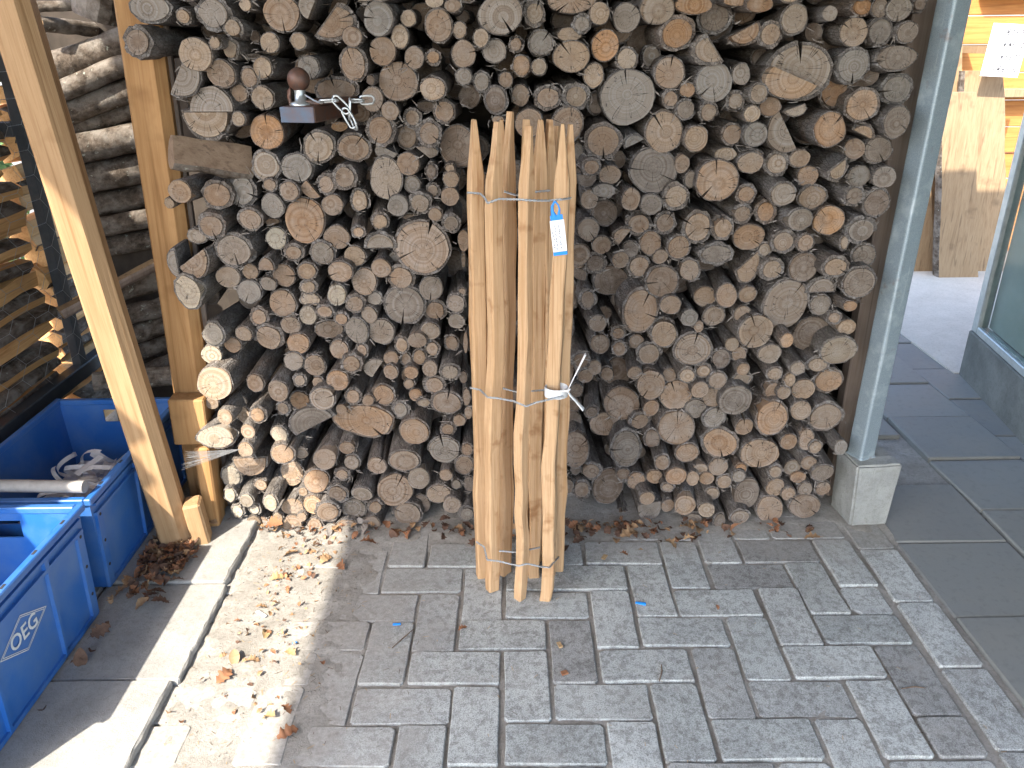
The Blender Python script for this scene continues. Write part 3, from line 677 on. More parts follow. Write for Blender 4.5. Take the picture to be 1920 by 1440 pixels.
def tint(tone, rnd):
    k, wm = rnd.uniform(0.85, 1.15), rnd.uniform(-0.04, 0.04)
    return (min(0.85, tone[0] * k * (1 + wm)), min(0.85, tone[1] * k), min(0.85, tone[2] * k * (1 - wm)))
def clockdir(h):
    a = radians(90 - 30 * int(h))
    return cos(a), sin(a)
def outline(rnd, irr, cracks, half, n=24):
    h = [(k, rnd.uniform(-1, 1) * irr / (k ** 0.6), rnd.uniform(0, 6.28)) for k in (2, 3, 4, 5, 7)]
    pts = []
    for i in range(n):
        th = 2 * pi * i / n + rnd.uniform(-0.06, 0.06)
        r = 1 + sum(a * cos(k * th + p) for k, a, p in h) + rnd.uniform(-0.008, 0.008)
        pts.append((th % (2 * pi), r, None))
    for c in cracks:
        th = radians(90 - 30 * c + rnd.uniform(-12, 12)) % (2 * pi)
        wd, tip = rnd.uniform(0.05, 0.14), rnd.uniform(0.05, 0.5)
        def dd(a): return abs((a - th + pi) % (2 * pi) - pi)
        pts = [p for p in pts if dd(p[0]) > wd * 0.9]
        rr = 0.985
        pts += [((th - wd / 2), rr, None), (th, tip, rnd.uniform(-0.12, 0.12)), ((th + wd / 2), rr, None)]
    pts.sort(key=lambda p: p[0])
    poly = [(cos(t + (k or 0)) * r, sin(t + (k or 0)) * r) for t, r, k in pts]
    pith = (rnd.uniform(-0.14, 0.14), rnd.uniform(-0.14, 0.14))
    if half:
        nx_, ny_ = half
        k = rnd.uniform(0.02, 0.2)
        out = []
        for i in range(len(poly)):
            a, b = poly[i], poly[(i + 1) % len(poly)]
            da, db = a[0] * nx_ + a[1] * ny_ - k, b[0] * nx_ + b[1] * ny_ - k
            if da <= 0: out.append(a)
            if da * db < 0:
                f = da / (da - db)
                out.append((a[0] + (b[0] - a[0]) * f, a[1] + (b[1] - a[1]) * f))
        poly = out
        xs, zs = [p[0] for p in poly], [p[1] for p in poly]
        cx, cz, sx, sz = (max(xs) + min(xs)) / 2, (max(zs) + min(zs)) / 2, (max(xs) - min(xs)) / 2, (max(zs) - min(zs)) / 2
        poly = [((p[0] - cx) / sx, (p[1] - cz) / sz) for p in poly]
        pith = ((-cx) / sx, (-cz) / sz)
    return poly, pith
def log_geometry(rnd, Rx, Rz, tone, irr, cracks, half, L, yaw, pitch, wood, bark, thick=None, ragged=1.0):
    """cut end at local y=0 facing -y; wood into one collector and bark into another"""
    poly, pith = outline(rnd, irr, cracks, half)
    n = len(poly)
    tilt = (rnd.gauss(0, 0.10), rnd.gauss(0, 0.10))
    R = (Rx + Rz) / 2
    bt = thick if thick is not None else rnd.choice((0.0012, 0.0018, 0.0025, 0.0038, 0.0055)) * min(1.6, 0.5 + R / 0.03)
    fx, fz = (Rx - bt) / Rx, (Rz - bt) / Rz
    seed = rnd.random()
    tn = tint(tone, rnd) + (seed,)
    sy, sp = math.tan(yaw), math.tan(pitch)
    tap = rnd.uniform(0.92, 1.06)
    def P(x, z, y):
        s = 1 + (tap - 1) * y / L
        return Vector((x * s + y * sy, y, z * s + y * sp))
    def put(mb, ring_list, faces, mi, sm):
        base = len(mb.v)
        for p in ring_list:
            mb.v.append(tuple(p[0])); mb.lc.append(p[1]); mb.tone.append(tn)
        for f in faces:
            mb.f.append([base + i for i in f]); mb.m.append(mi); mb.sm.append(sm)
    def lcv(x, z, y): return (x - pith[0] * Rx, y, z - pith[1] * Rz)
    W = [(p[0] * Rx * fx, p[1] * Rz * fz) for p in poly]
    def yy(x, z): return tilt[0] * x + tilt[1] * z
    ring_a = [(P(x * 0.985, z * 0.985, yy(x, z)), lcv(x * 0.985, z * 0.985, 0.0)) for x, z in W]
    ring_i = [(P(x * 0.86, z * 0.86, yy(x * 0.86, z * 0.86)), lcv(x * 0.86, z * 0.86, 0.0)) for x, z in W]
    ring_b = [(P(x, z, yy(x, z) + 0.0018), lcv(x, z, 0.001)) for x, z in W]
    ring_c = [(P(x, z, L), lcv(x, z, L)) for x, z in W]
    put(wood, ring_i, [list(range(n))], 0, False)
    rimk = rnd.choice((0.92, 1.0, 1.12, 1.28))
    rim_t = tuple(min(0.8, v * rimk) for v in tn[:3]) + (seed,)
    put(wood, ring_i + ring_a, [(i, n + i, n + (i + 1) % n, (i + 1) % n) for i in range(n)], 0, False)
    for k_ in range(len(wood.tone) - n, len(wood.tone)): wood.tone[k_] = rim_t
    q = [(i, n + i, n + (i + 1) % n, (i + 1) % n) for i in range(n)]
    put(wood, ring_a + ring_b, q, 0, False)
    put(wood, ring_b + ring_c, q, 0, True)
    put(wood, ring_c, [list(range(n))[::-1]], 0, False)
    if bark is None: return
    # bark: ragged rim a little behind the cut, tube to the back
    back = [max(0.0004, rnd.gauss(0.0022, 0.0022) * ragged) for _ in range(n)]
    if rnd.random() < 0.35:
        s0 = rnd.randrange(n)
        for k in range(rnd.randrange(3, 9)): back[(s0 + k) % n] += rnd.uniform(0.006, 0.03)
    B = []
    for i, (px, pz) in enumerate(poly):
        r = hypot(px, pz)
        inn = r < 0.75 and not half
        b = 0.0 if inn else bt * rnd.uniform(0.7, 1.35)
        k = 1 + b / max(0.01, hypot(W[i][0], W[i][1]))
        B.append((W[i][0] * k, W[i][1] * k))
    r0 = [(P(W[i][0] * 1.001, W[i][1] * 1.001, yy(*W[i]) + back[i] + 0.0022), lcv(W[i][0], W[i][1], 0)) for i in range(n)]
    r1 = [(P(B[i][0], B[i][1], yy(*W[i]) + back[i] + 0.002), lcv(B[i][0], B[i][1], 0)) for i in range(n)]
    r2 = [(P(B[i][0] * rnd.uniform(0.98, 1.03), B[i][1] * rnd.uniform(0.98, 1.03), L * 0.35), lcv(B[i][0], B[i][1], L * 0.35)) for i in range(n)]
    r3 = [(P(B[i][0], B[i][1], L), lcv(B[i][0], B[i][1], L)) for i in range(n)]
    q = [(i, n + i, n + (i + 1) % n, (i + 1) % n) for i in range(n)]
    mi = 1 if bark is wood else 0
    put(bark, r0 + r1, q, mi, False)
    base = r1 + r2 + r3
    put(bark, base, [(k * n + i, k * n + n + i, k * n + n + (i + 1) % n, k * n + (i + 1) % n) for k in (0, 1) for i in range(n)], mi, True)

GROUP = 'cut logs stacked in the firewood wall'
SPECIAL = {  # nearest to these pixels: their own words
    (790, 465): 'largest round brown log end with two deep cracks, tow ball side of palings',
    (1500, 133): 'huge grey log end with a pale split piece over its lower half',
    (1225, 320): 'broad dark grey log end cracked right across, above the price tag height',
    (1345, 340): 'broad orange brown log end with clear rings and an upright crack, opposite the price tag',
    (572, 412): 'broad orange log end with a wide notch at its top, below the tow bar',
    (1177, 183): 'very large grey log with a broken rough lower edge above the price tag side',
    (500, 248): 'bright orange round log end with clear rings tucked under the tow bar',
    (682, 789): 'very wide low reddish brown split log end with a dark fan of cracks',
    (1473, 572): 'very large grey brown log end with a straight crack beside the galvanised post',
    (744, 153): 'big round brown log end with three cracks beside the tow ball chain',
    (1555, 414): 'vivid orange round log end with fine rings beside the galvanised post',
    (1425, 360 + 255): 'tan log end with ring pattern and a forked crack, two logs from the galvanised post',
    (402, 720): 'thick pale sunlit log end projecting beside the leaning timber brace',
}
def log_words(e, tone):
    sp = min(SPECIAL, key=lambda k: hypot(k[0] - e['x'], k[1] - e['y']))
    if hypot(sp[0] - e['x'], sp[1] - e['y']) < 14 and sp not in used_special:
        used_special.add(sp)
        return SPECIAL[sp]
    R = (e['rx'] + e['ry']) / 2
    size = 'large' if R > 28 else 'medium' if R > 20 else 'small'
    col = {'g': 'grey', 'b': 'brown', 'o': 'orange', 'p': 'pale-tan', 'w': 'whitish', 'd': 'dark-brown'}[e['t'][0]]
    shp = 'half-round log' if any(f[0] == 'h' for f in e['fl']) else 'knobbly log' if 'k' in e['fl'] else 'round log'
    cr = 'cracked ' if any(f[0] == 'c' for f in e['fl']) else ''
    x, y = e['x'], e['y']
    lev = 'above paling tips' if y < 205 else 'at paling tips' if y < 320 else 'at top wire' if y < 450 else 'above middle wire' if y < 650 else 'at middle wire' if y < 790 else 'above bottom wire' if y < 920 else 'on the paving'
    if x < 480: side = 'beside timber posts'
    elif x > 1490: side = 'beside galvanised post'
    elif x < 700: side = 'on tow ball side'
    elif x < 985: side = 'by palings on tow ball side'
    elif x < 1230: side = 'by palings on price tag side'
    else: side = 'on price tag side'
    return f'{size} {col} {cr}{shp} {lev}, {side}'
used_special = set()
lr = random.Random(21)
smallm = MB()
NBIG = 292
for idx, e in enumerate(logs):
    fl = e['fl']
    cracks = [int(f[1:]) for f in fl if f[0] == 'c']
    halfs = [f for f in fl if f[0] == 'h']
    half = clockdir(halfs[0][1:]) if halfs else None
    Y = YF + lr.gauss(0, 0.012)
    if 'f' in fl: Y -= 0.035
    if 'r' in fl: Y += 0.06
    Y -= 0.02 * smooth(900, 1000, e['y'])
    Y += 0.05 * smooth(1290, 1150, e['x']) * smooth(1000, 1080, e['x']) * smooth(420, 560, e['y'])
    c = at(e['x'], e['y'], Y)
    e['rx'] *= 1.045; e['ry'] *= 1.045
    Rx = (at(e['x'] + e['rx'], e['y'], Y) - at(e['x'] - e['rx'], e['y'], Y)).length / 2
    Rz = (at(e['x'], e['y'] - e['ry'], Y) - at(e['x'], e['y'] + e['ry'], Y)).length / 2
    tone = [sum(TONE[q][k] for q in e['t']) / len(e['t']) for k in range(3)]
    irr = 0.10 if 'k' in fl else 0.045
    L = 0.34 if 'f' not in fl else 0.38
    yaw, pit = lr.gauss(0, 0.055), lr.gauss(0, 0.04)
    thick = None
    if 'k' in fl: thick = 0.006
    if idx < NBIG:
        wm, bm_ = MB(), MB()
        log_geometry(lr, Rx, Rz, tone, irr, cracks, half, L, yaw, pit, wm, bm_, thick)
        o = link('log', wm.mesh('log', MAT['end']), None, c)
        tag(o, log_words(e, tone), 'log', GROUP)
        link('bark', bm_.mesh('bark', MAT['bark']), o)
    else:
        n0 = len(smallm.v)
        log_geometry(lr, Rx, Rz, tone, irr, cracks, half, L, yaw, pit, smallm, smallm, thick)
        for k in range(n0, len(smallm.v)):
            smallm.v[k] = tuple(Vector(smallm.v[k]) + c)
# the logs set deeper in the wall that show in the gaps
placed = []
for k in range(1500):
    x, y, r = lr.uniform(250, 1700), lr.uniform(-40, 975), lr.uniform(15, 34)
    lim_l, lim_r = 325 + 0.09 * y, 1700 - 0.15 * y
    if not (lim_l + r < x < lim_r - r): continue
    if any(hypot(x - a, y - b) < (r + c_) * 0.93 for a, b, c_ in placed): continue
    placed.append((x, y, r))
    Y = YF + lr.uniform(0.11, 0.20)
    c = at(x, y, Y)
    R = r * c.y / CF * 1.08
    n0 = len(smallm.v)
    t_ = TONE[lr.choice('dbddb')]  # mostly dark tones, painting in the shade of the gaps
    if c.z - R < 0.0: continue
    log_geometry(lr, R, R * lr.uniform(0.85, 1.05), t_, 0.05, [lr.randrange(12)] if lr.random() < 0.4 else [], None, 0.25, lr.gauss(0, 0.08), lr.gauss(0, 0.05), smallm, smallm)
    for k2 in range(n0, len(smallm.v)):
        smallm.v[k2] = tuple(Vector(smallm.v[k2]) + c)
# the courses above the picture
placed = []
for k in range(1500):
    x, y, r = lr.uniform(250, 1740), lr.uniform(-420, -28), lr.uniform(17, 36)
    if not (235 + r < x < 1720 - 0.15 * y - r): continue
    if any(hypot(x - a_, y - b_) < (r + c_) * 0.97 for a_, b_, c_ in placed): continue
    if any(hypot(x - e['x'], y - e['y']) < r + (e['rx'] + e['ry']) / 2 * 0.95 for e in logs if e['y'] < 60): continue
    placed.append((x, y, r))
    c = at(x, y, YF + lr.gauss(0, 0.012))
    R = r * c.y / CF * 0.95
    n0 = len(smallm.v)
    log_geometry(lr, R, R * lr.uniform(0.9, 1.05), TONE[lr.choice('gbpbg')], 0.05, [lr.randrange(12)] if lr.random() < 0.5 else [], None, 0.33, lr.gauss(0, 0.07), lr.gauss(0, 0.05), smallm, smallm)
    for k2 in range(n0, len(smallm.v)):
        smallm.v[k2] = tuple(Vector(smallm.v[k2]) + c)
tag(link('thin_logs', smallm.mesh('thin_logs', [MAT['end'], MAT['bark']])), 'many thin logs and branch ends filling the gaps of the firewood wall', 'logs', kind='stuff')
# shreds of bark and bast hanging between the logs
sm_ = MB(); sr = random.Random(5)
for e in logs:
    for k in range(sr.choice((0, 1, 2, 3, 4))):
        a = sr.uniform(0, 2 * pi)
        x, y = e['x'] + cos(a) * e['rx'] * 1.02, e['y'] + sin(a) * e['ry'] * 1.02
        if not (300 + 0.14 * y < x < 1705 - 0.15 * y): continue
        p = at(x, y, YF + sr.uniform(-0.012, 0.03))
        for j in range(sr.choice((1, 2, 4, 6))):
            d = Vector((cos(a + pi / 2) * sr.choice((-1, 1)), sr.uniform(-0.7, 0.3), -sin(a + pi / 2) * sr.uniform(-1, 1))).normalized()
            q = Vector((sr.uniform(-1, 1), sr.uniform(-1, 1), sr.uniform(-1, 1)))
            ln, wd = sr.uniform(0.006, 0.026), sr.uniform(0.0006, 0.0022)
            s_ = d.cross(q).normalized() * wd
            b = p + q * 0.005
            mid = b + d * ln * 0.5 + q * 0.004
            en = b + d * ln + q * 0.002
            sm_.add([b - s_, b + s_, mid + s_ * 0.8, mid - s_ * 0.8, en], [(0, 1, 2, 3), (3, 2, 4)])
tag(sm_.build('bark_shreds', MAT['shreds']), 'grey shreds of bark and bast hanging between the logs', 'bark', kind='stuff')

# big split pieces lying crosswise at the end of the wall
def split_piece(a, b, r, name, label, cat, mats_, flat=0.6, seed=0, group=None, n=12, twist=0.0):
    rnd = random.Random(seed)
    a, b = Vector(a), Vector(b)
    t = (b - a).normalized()
    u = t.cross(Vector((0, 0, 1))).normalized()
    v = u.cross(t)
    rings = []
    for k in range(7):
        f = k / 6
        p = a.lerp(b, f)
        rr = r * (1 + 0.10 * fbm((f * 3 + seed, 0.3, 0.1), 2))
        ring = []
        for i in range(n):
            th = 2 * pi * i / n
            x, y = cos(th), sin(th)
            if y > flat: y = flat
            j = 1 + 0.08 * fbm((x * 2 + seed, y * 2, f * 4), 3)
            ca, sa = cos(twist), sin(twist)
            X, Yy = (x * ca - y * sa) * rr * j, (x * sa + y * ca) * rr * j
            ring.append(p + u * X + v * Yy)
        rings.append(ring)
    m = MB(); m.loft(rings, 0, False)
    top = [i for i, f in enumerate(m.f)]
    # flat split side and both ends take the second material
    for i, f in enumerate(m.f):
        if len(f) > 4: m.m[i] = 1
        else:
            k = f[0] % n
            if sin(2 * pi * (k + 0.5) / n) > flat + 0.01: m.m[i] = 1
    o = m.build(name, mats_)
    tag(o, label, cat, group)
    return o
split_piece(at(322, 284, 1.92), at(470, 306, 2.02), 0.042, 'split_log', 'dark bark covered split log lying crosswise beside the upright timber post', 'log', [MAT['dbark'], MAT['old_split']], 0.35, 3, twist=-1.0)

# ---------------------------------------------------------------- timber posts beside the wall
def timber(w, d, h, ch, seed, cuts=9):
    """squared timber with one wide and three small chamfers, slightly bowed"""
    rnd = random.Random(seed)
    hx, hy = w / 2, d / 2
    c = [ch, 0.006, 0.006, 0.006]          # front right corner gets the wide chamfer
    base = [(hx, -hy + c[0]), (hx, hy - c[1]), (hx - c[1], hy), (-hx + c[2], hy), (-hx, hy - c[2]), (-hx, -hy + c[3]), (-hx + c[3], -hy), (hx - c[0], -hy)]
    rings = []
    for k in range(cuts):
        f = k / (cuts - 1)
        s = 1 + 0.012 * fbm((f * 4, seed, 0), 2)
        ox, oy = 0.004 * fbm((f * 2, seed, 3), 2), 0.004 * fbm((f * 2, seed, 7), 2)
        rings.append([Vector((x * s + ox + 0.001 * fbm((f * 9, x * 50, seed), 2), y * s + oy, h * f)) for x, y in base])
    m = MB(); m.loft(rings); return m
post = empty('timber_post', (-0.928, 2.055, -0.02)); post.rotation_euler = (0, radians(2.3), radians(4))
tag(post, 'upright orange brown squared timber post at the end of the firewood wall', 'post')
timber(0.094, 0.094, 2.32, 0.022, 4).build('shaft', MAT['post_timber'], post)
m = MB(); m.bbox(-0.045, 0.052, -0.105, -0.052, 0.30, 0.44, 0.004); m.build('cleat', MAT['post_timber'], post)
m = MB(); m.bbox(0.012, 0.055, -0.125, -0.055, 0.0, 0.30, 0.005); m.build('cleat', MAT['post_timber'], post)
brace = empty('timber_brace', (-0.952, 1.862, 0.0)); brace.rotation_euler = (radians(0.6), radians(-4.0), radians(14))
tag(brace, 'light brown chamfered timber brace leaning over beside the blue crates', 'brace')
timber(0.080, 0.076, 2.3, 0.024, 9).build('shaft', MAT['brace_timber'], brace)
m = MB(); m.bbox(0.041, 0.088, -0.036, 0.025, -0.002, 0.145, 0.006); m.build('foot_block', MAT['brace_timber'], brace)

# grey end board between post and logs, brown one by the galvanised post
b1 = at(330, 300, 2.07)
m = MB(); m.bbox(-0.036, 0.034, 0, 0.02, -1.08, 1.2, 0.003)
o = m.build('end_board', MAT['weathered_board'], None, (b1.x - 0.006, 2.055, b1.z), (0, radians(2.0), 0))
tag(o, 'narrow grey brown upright board between timber post and firewood wall', 'board')
m = MB(); m.bbox(-0.05, 0.028, 0, 0.05, -0.02, 2.3, 0.004)
o = m.build('end_board', MAT['weathered_board'], None, (1.035, 2.10, 0.0), (0, 0, 0))
tag(o, 'dark brown upright board behind the galvanised post', 'board')

# ---------------------------------------------------------------- galvanised post on its concrete foot
gp = empty('galvanised_post', (1.018, 2.005, 0.195)); gp.rotation_euler = (0, radians(0.8), radians(22))
tag(gp, 'blue grey galvanised square steel post standing on a concrete footing', 'post')
ring = []
hw, rr = 0.0275, 0.007
for sx, sy, a0 in ((1, 1, 0), (-1, 1, 90), (-1, -1, 180), (1, -1, 270)):
    for k in range(4):
        a = radians(a0 + 30 * k)
        ring.append((sx * (hw - rr) + rr * cos(a), sy * (hw - rr) + rr * sin(a)))
m = MB(); m.loft([[Vector((x * (1 + 0.01 * fbm((z, x * 30, 1), 2)), y * (1 + 0.01 * fbm((z, y * 30, 4), 2)), z)) for x, y in ring] for z in (-0.01, 0.03, 0.08, 0.12, 0.2, 0.5, 1.0, 1.5, 2.2)], 0, False)
m.build('tube', MAT['galv'], gp)
m = MB(); m.loft([[Vector((x * s, y * s, z)) for x, y in ring] for z, s in ((-0.004, 1.14), (0.006, 1.12), (0.012, 1.02))], 0, False)
m.build('weld_collar', MAT['galv'], gp)
bm = bmesh.new(); bmesh.ops.create_cube(bm, size=1.0)
for v in bm.verts:
    top = v.co.z > 0
    v.co = Vector((v.co.x * (0.134 if top else 0.112), v.co.y * (0.125 if top else 0.12), 0.20 if top else -0.03))
    v.co += Vector((0.004 * fbm(v.co * 30, 2), 0.004 * fbm(v.co * 27, 2), 0))
bmesh.ops.bevel(bm, geom=list(bm.edges), offset=0.006, segments=2, affect='EDGES')
bmesh.ops.subdivide_edges(bm, edges=list(bm.edges), cuts=4, use_grid_fill=True)
for v in bm.verts: v.co += Vector((0.0022 * fbm(v.co * 40, 3), 0.0022 * fbm(v.co * 40 + Vector((5, 0, 0)), 3), 0.0022 * fbm(v.co * 40 + Vector((0, 9, 0)), 3)))
me = bpy.data.meshes.new('concrete_footing'); bm.to_mesh(me); bm.free(); me.materials.append(MAT['footing_concrete'])
o = link('concrete_footing', me, None, (1.042, 2.0, 0.0), (0, 0, radians(6)))
tag(o, 'rough grey concrete footing block under the galvanised post', 'footing')

# ---------------------------------------------------------------- roll of split chestnut palings
roll = empty('paling_roll', (0.01, 1.68, 0.0))
tag(roll, 'upright roll of pale split wooden palings bound with twisted wire', 'fence roll')
def paling(bp, tp, w, d, seed, rot=0.0, tipw=0.25, dyt=0.0, nside=4, tl=0.115):
    rnd = random.Random(seed)
    b = gnd(*bp)
    t = at(tp[0], tp[1], b.y + dyt)
    w, d = w * 0.94, d * 0.96
    # cleft cross section with unequal corners
    cs = []
    a0 = rnd.uniform(0, 0.5)
    for k in range(nside):
        a = 2 * pi * (k + 0.5) / nside + rnd.uniform(-0.22, 0.22)
        cs.append((cos(a) * w / 2 * rnd.uniform(1.2, 1.45), sin(a) * d / 2 * rnd.uniform(1.1, 1.4)))
    sec = []
    for k in range(nside):             # nick every corner so that edges catch light
        p, q, r_ = cs[k - 1], cs[k], cs[(k + 1) % nside]
        for o_, f in ((p, 0.10), (r_, 0.10)):
            sec.append((q[0] + (o_[0] - q[0]) * f, q[1] + (o_[1] - q[1]) * f))
    H_ = t.z
    zs = [0, 0.03] + [H_ * f for f in (0.09, 0.16, 0.22, 0.28, 0.34, 0.41, 0.48, 0.55, 0.62, 0.7, 0.78, 0.85)] + [H_ - tl, H_ - tl * 0.55, H_ - 0.004, H_]
    rings = []
    kz = rnd.uniform(0.2, 0.7) * H_
    for z in zs:
        f = z / H_
        c = b.lerp(t, f)
        s = 1 + 0.12 * fbm((z * 5, seed, 1), 3) + 0.14 * math.exp(-((z - kz) / 0.03) ** 2)
        if z < 0.02: s *= 0.93
        kx = 1.0
        if z > H_ - tl: kx = 1 - (1 - tipw) * ((z - (H_ - tl)) / tl) ** 0.9
        if z >= H_ - 0.002: kx *= 0.86
        wx, wy = 0.010 * fbm((z * 3.6, seed, 5), 3) * (1 - 0.5 * f), 0.005 * fbm((z * 3.2, seed, 9), 2)
        ring = []
        for i, (x, y) in enumerate(sec):
            j = 1 + 0.16 * fbm((z * 6, seed + i // 2, 2), 3)
            X, Y_ = x * s * kx * j, y * s * (0.5 * kx + 0.5 if z > H_ - tl else 1) * j
            cr_, sr_ = cos(rot + 0.12 * f), sin(rot + 0.12 * f)
            ring.append(Vector((c.x + wx + X * cr_ - Y_ * sr_, c.y + wy + X * sr_ + Y_ * cr_, z)))
        rings.append(ring)
    m = MB(); m.loft(rings)
    o = m.build('paling', MAT['paling_wood'], roll)
    o.matrix_parent_inverse = Matrix.Translation(-Vector(roll.location))
    return o
#        base px, tip px, width, depth, seed, turn
for a in (((904, 1080), (889, 224), 0.038, 0.033, 1, 0.15), ((924, 1104), (931, 228), 0.034, 0.034, 2, 0.5),
          ((974, 1122), (990, 236), 0.030, 0.032, 3, 0.7), ((1022, 1122), (1056, 232), 0.036, 0.032, 4, -0.2),
          ((947, 1074), (955, 209), 0.036, 0.032, 5, 0.7), ((1000, 1080), (1013, 224), 0.040, 0.030, 6, 0.1),
          ((1030, 1078), (1031, 224), 0.034, 0.030, 8, 0.4),
          ((1046, 1068), (1070, 233), 0.030, 0.030, 10, 0.2), ((986, 1064), (987, 224), 0.036, 0.030, 11, 1.3),
          ((927, 1066), (940, 224), 0.032, 0.030, 12, 0.0), ((1012, 1050), (1044, 236), 0.026, 0.028, 13, 0.6)):
    paling(*a)
def on_roll(m, name, mat):
    o = m.build(name, mat, roll)
    o.matrix_parent_inverse = Matrix.Translation(-Vector(roll.location))
    return o
def twisted(pts, r=0.0014, turns=70):
    """a pair of wires twisted round the given path"""
    P = [Vector(p) for p in pts]
    out = [[], []]
    tot = 0
    for k in range(len(P) - 1):
        n = max(3, int((P[k + 1] - P[k]).length / 0.0022))
        for i in range(n):
            p = P[k].lerp(P[k + 1], i / n)
            t = (P[k + 1] - P[k]).normalized()
            u = t.cross(Vector((0, 1, 0.2))).normalized(); v = u.cross(t)
            a = tot * 0.9
            for s in (0, 1):
                out[s].append(p + (u * cos(a + pi * s) + v * sin(a + pi * s)) * r * 1.05)
            tot += 1
    m = MB()
    for s in (0, 1): m.tube(out[s], r, 5)
    return m
def pth(l): return [at(x, y, Y) for x, y, Y in l]
front = [(876, 361, 1.665), (900, 363, 1.655), (908, 370, 1.63), (914, 381, 1.602), (936, 373, 1.597), (962, 374, 1.588), (984, 375, 1.567), (1004, 376, 1.567), (1030, 376, 1.575), (1052, 374, 1.562), (1072, 371, 1.585)]
on_roll(twisted(pth(front)), 'wire', MAT['wire_zinc'])
on_roll(twisted(pth([(945, 359, 1.655), (968, 366, 1.665), (1000, 360, 1.67), (1034, 357, 1.66)])), 'wire', MAT['wire_zinc'])
on_roll(twisted(pth([(881, 727, 1.665), (900, 731, 1.655), (914, 745, 1.603), (936, 747, 1.595), (962, 752, 1.588), (986, 762, 1.562), (1004, 755, 1.572), (1030, 749, 1.57), (1058, 743, 1.572)])), 'wire', MAT['wire_zinc'])
on_roll(twisted(pth([(943, 728, 1.66), (970, 735, 1.66), (1000, 733, 1.665), (1026, 731, 1.65)])), 'wire', MAT['wire_zinc'])
on_roll(twisted(pth([(893, 1016, 1.665), (908, 1026, 1.64), (913, 1050, 1.605), (934, 1052, 1.597), (958, 1058, 1.582), (972, 1061, 1.567), (988, 1057, 1.572), (1012, 1062, 1.565), (1030, 1064, 1.57), (1040, 1052, 1.62), (1048, 1044, 1.68)])), 'wire', MAT['wire_zinc'])
on_roll(twisted(pth([(936, 1033, 1.64), (966, 1035, 1.64), (990, 1031, 1.645), (1014, 1026, 1.65)])), 'wire', MAT['wire_zinc'])
# white plastic band tied round one paling
bc = at(1043, 733, 1.598)
m = MB()
bandr = []
for z in (-0.011, 0.011):
    bandr.append([bc + Vector((0.0265 * cos(2 * pi * k / 14), 0.0235 * sin(2 * pi * k / 14), z)) for k in range(14)])
m.loft(bandr, 0, True, False, False)
bandi = [[p + (Vector((bc.x, bc.y, p.z)) - p) * 0.05 for p in r_] for r_ in bandr]
m.loft(bandi[::-1], 0, True, False, False)
k0 = at(1064, 733, 1.575)
m.tube([k0, at(1072, 716, 1.572), at(1083, 694, 1.570), at(1098, 664, 1.566)], [0.0025, 0.004, 0.0052, 0.007], 6, 0, 0.25)
m.tube([k0, at(1070, 742, 1.57), at(1080, 752, 1.565), at(1094, 768, 1.56)], [0.0025, 0.0045, 0.006, 0.0095], 6, 0, 0.25)
m.tube([at(1056, 733, 1.572), k0, at(1069, 730, 1.57)], [0.004, 0.0065, 0.003], 6, 0, 0.6)
on_roll(m, 'tie_band', MAT['white_plastic'])

# blue and white price tag hanging from the top wire
tl = at(1040, 377, 1.552)
tg = empty('price_tag', tl); tg.rotation_euler = (radians(-3), radians(-7), 0)
tag(tg, 'blue and white hang tag with handwriting on the top wire of the palings', 'tag')
s = 0.00111
m = MB()
m.tube([(0, 0, 0), (-0.0062, -0.001, -0.010), (-0.0068, -0.001, -0.02), (-0.004, -0.001, -0.031)], [0.0018, 0.0028, 0.0034, 0.006], 6, 0, 0.22, True, (0, 1, 0))
m.tube([(0, 0, 0), (0.0060, -0.001, -0.008), (0.0078, -0.001, -0.016), (0.0052, -0.001, -0.027)], [0.0018, 0.0016, 0.0016, 0.003], 6, 0, 0.3, True, (0, 1, 0))
m.bbox(-0.0125, 0.0125, -0.0014, 0.0002, -0.0375, -0.027, 0.0004)
m.build('loop', MAT['tag_blue'], tg)
m = MB(); m.bbox(-0.0142, 0.0142, -0.0016, -0.0002, -0.1005, -0.0375, 0.0004); m.build('card', MAT['tag_white'], tg)
m = MB(); m.bbox(-0.0142, 0.0142, -0.0016, -0.0002, -0.108, -0.1008, 0.0004); m.build('lower_edge', MAT['tag_blue'], tg)
ink = MB(); ir = random.Random(4)
for row, (x, y0, y1) in enumerate(((-0.005, -0.047, -0.092), (0.003, -0.044, -0.088), (-0.0095, -0.058, -0.093))):
    y = y0
    while y > y1:
        ln = ir.uniform(0.002, 0.006)
        pts = [Vector((x + ir.uniform(-0.0016, 0.0016), -0.00185, y - ln * q / 3)) for q in range(4)]
        ink.tube(pts, 0.00055, 4)
        y -= ln + ir.uniform(0.0008, 0.003)
ink.lathe([(0.0012, 0), (0.0012, 0.0006)], 10, Matrix.Translation((0.003, -0.0017, -0.093)) @ Matrix.Rotation(pi / 2, 4, 'X'))
ink.build('handwriting', MAT['ink'], tg)

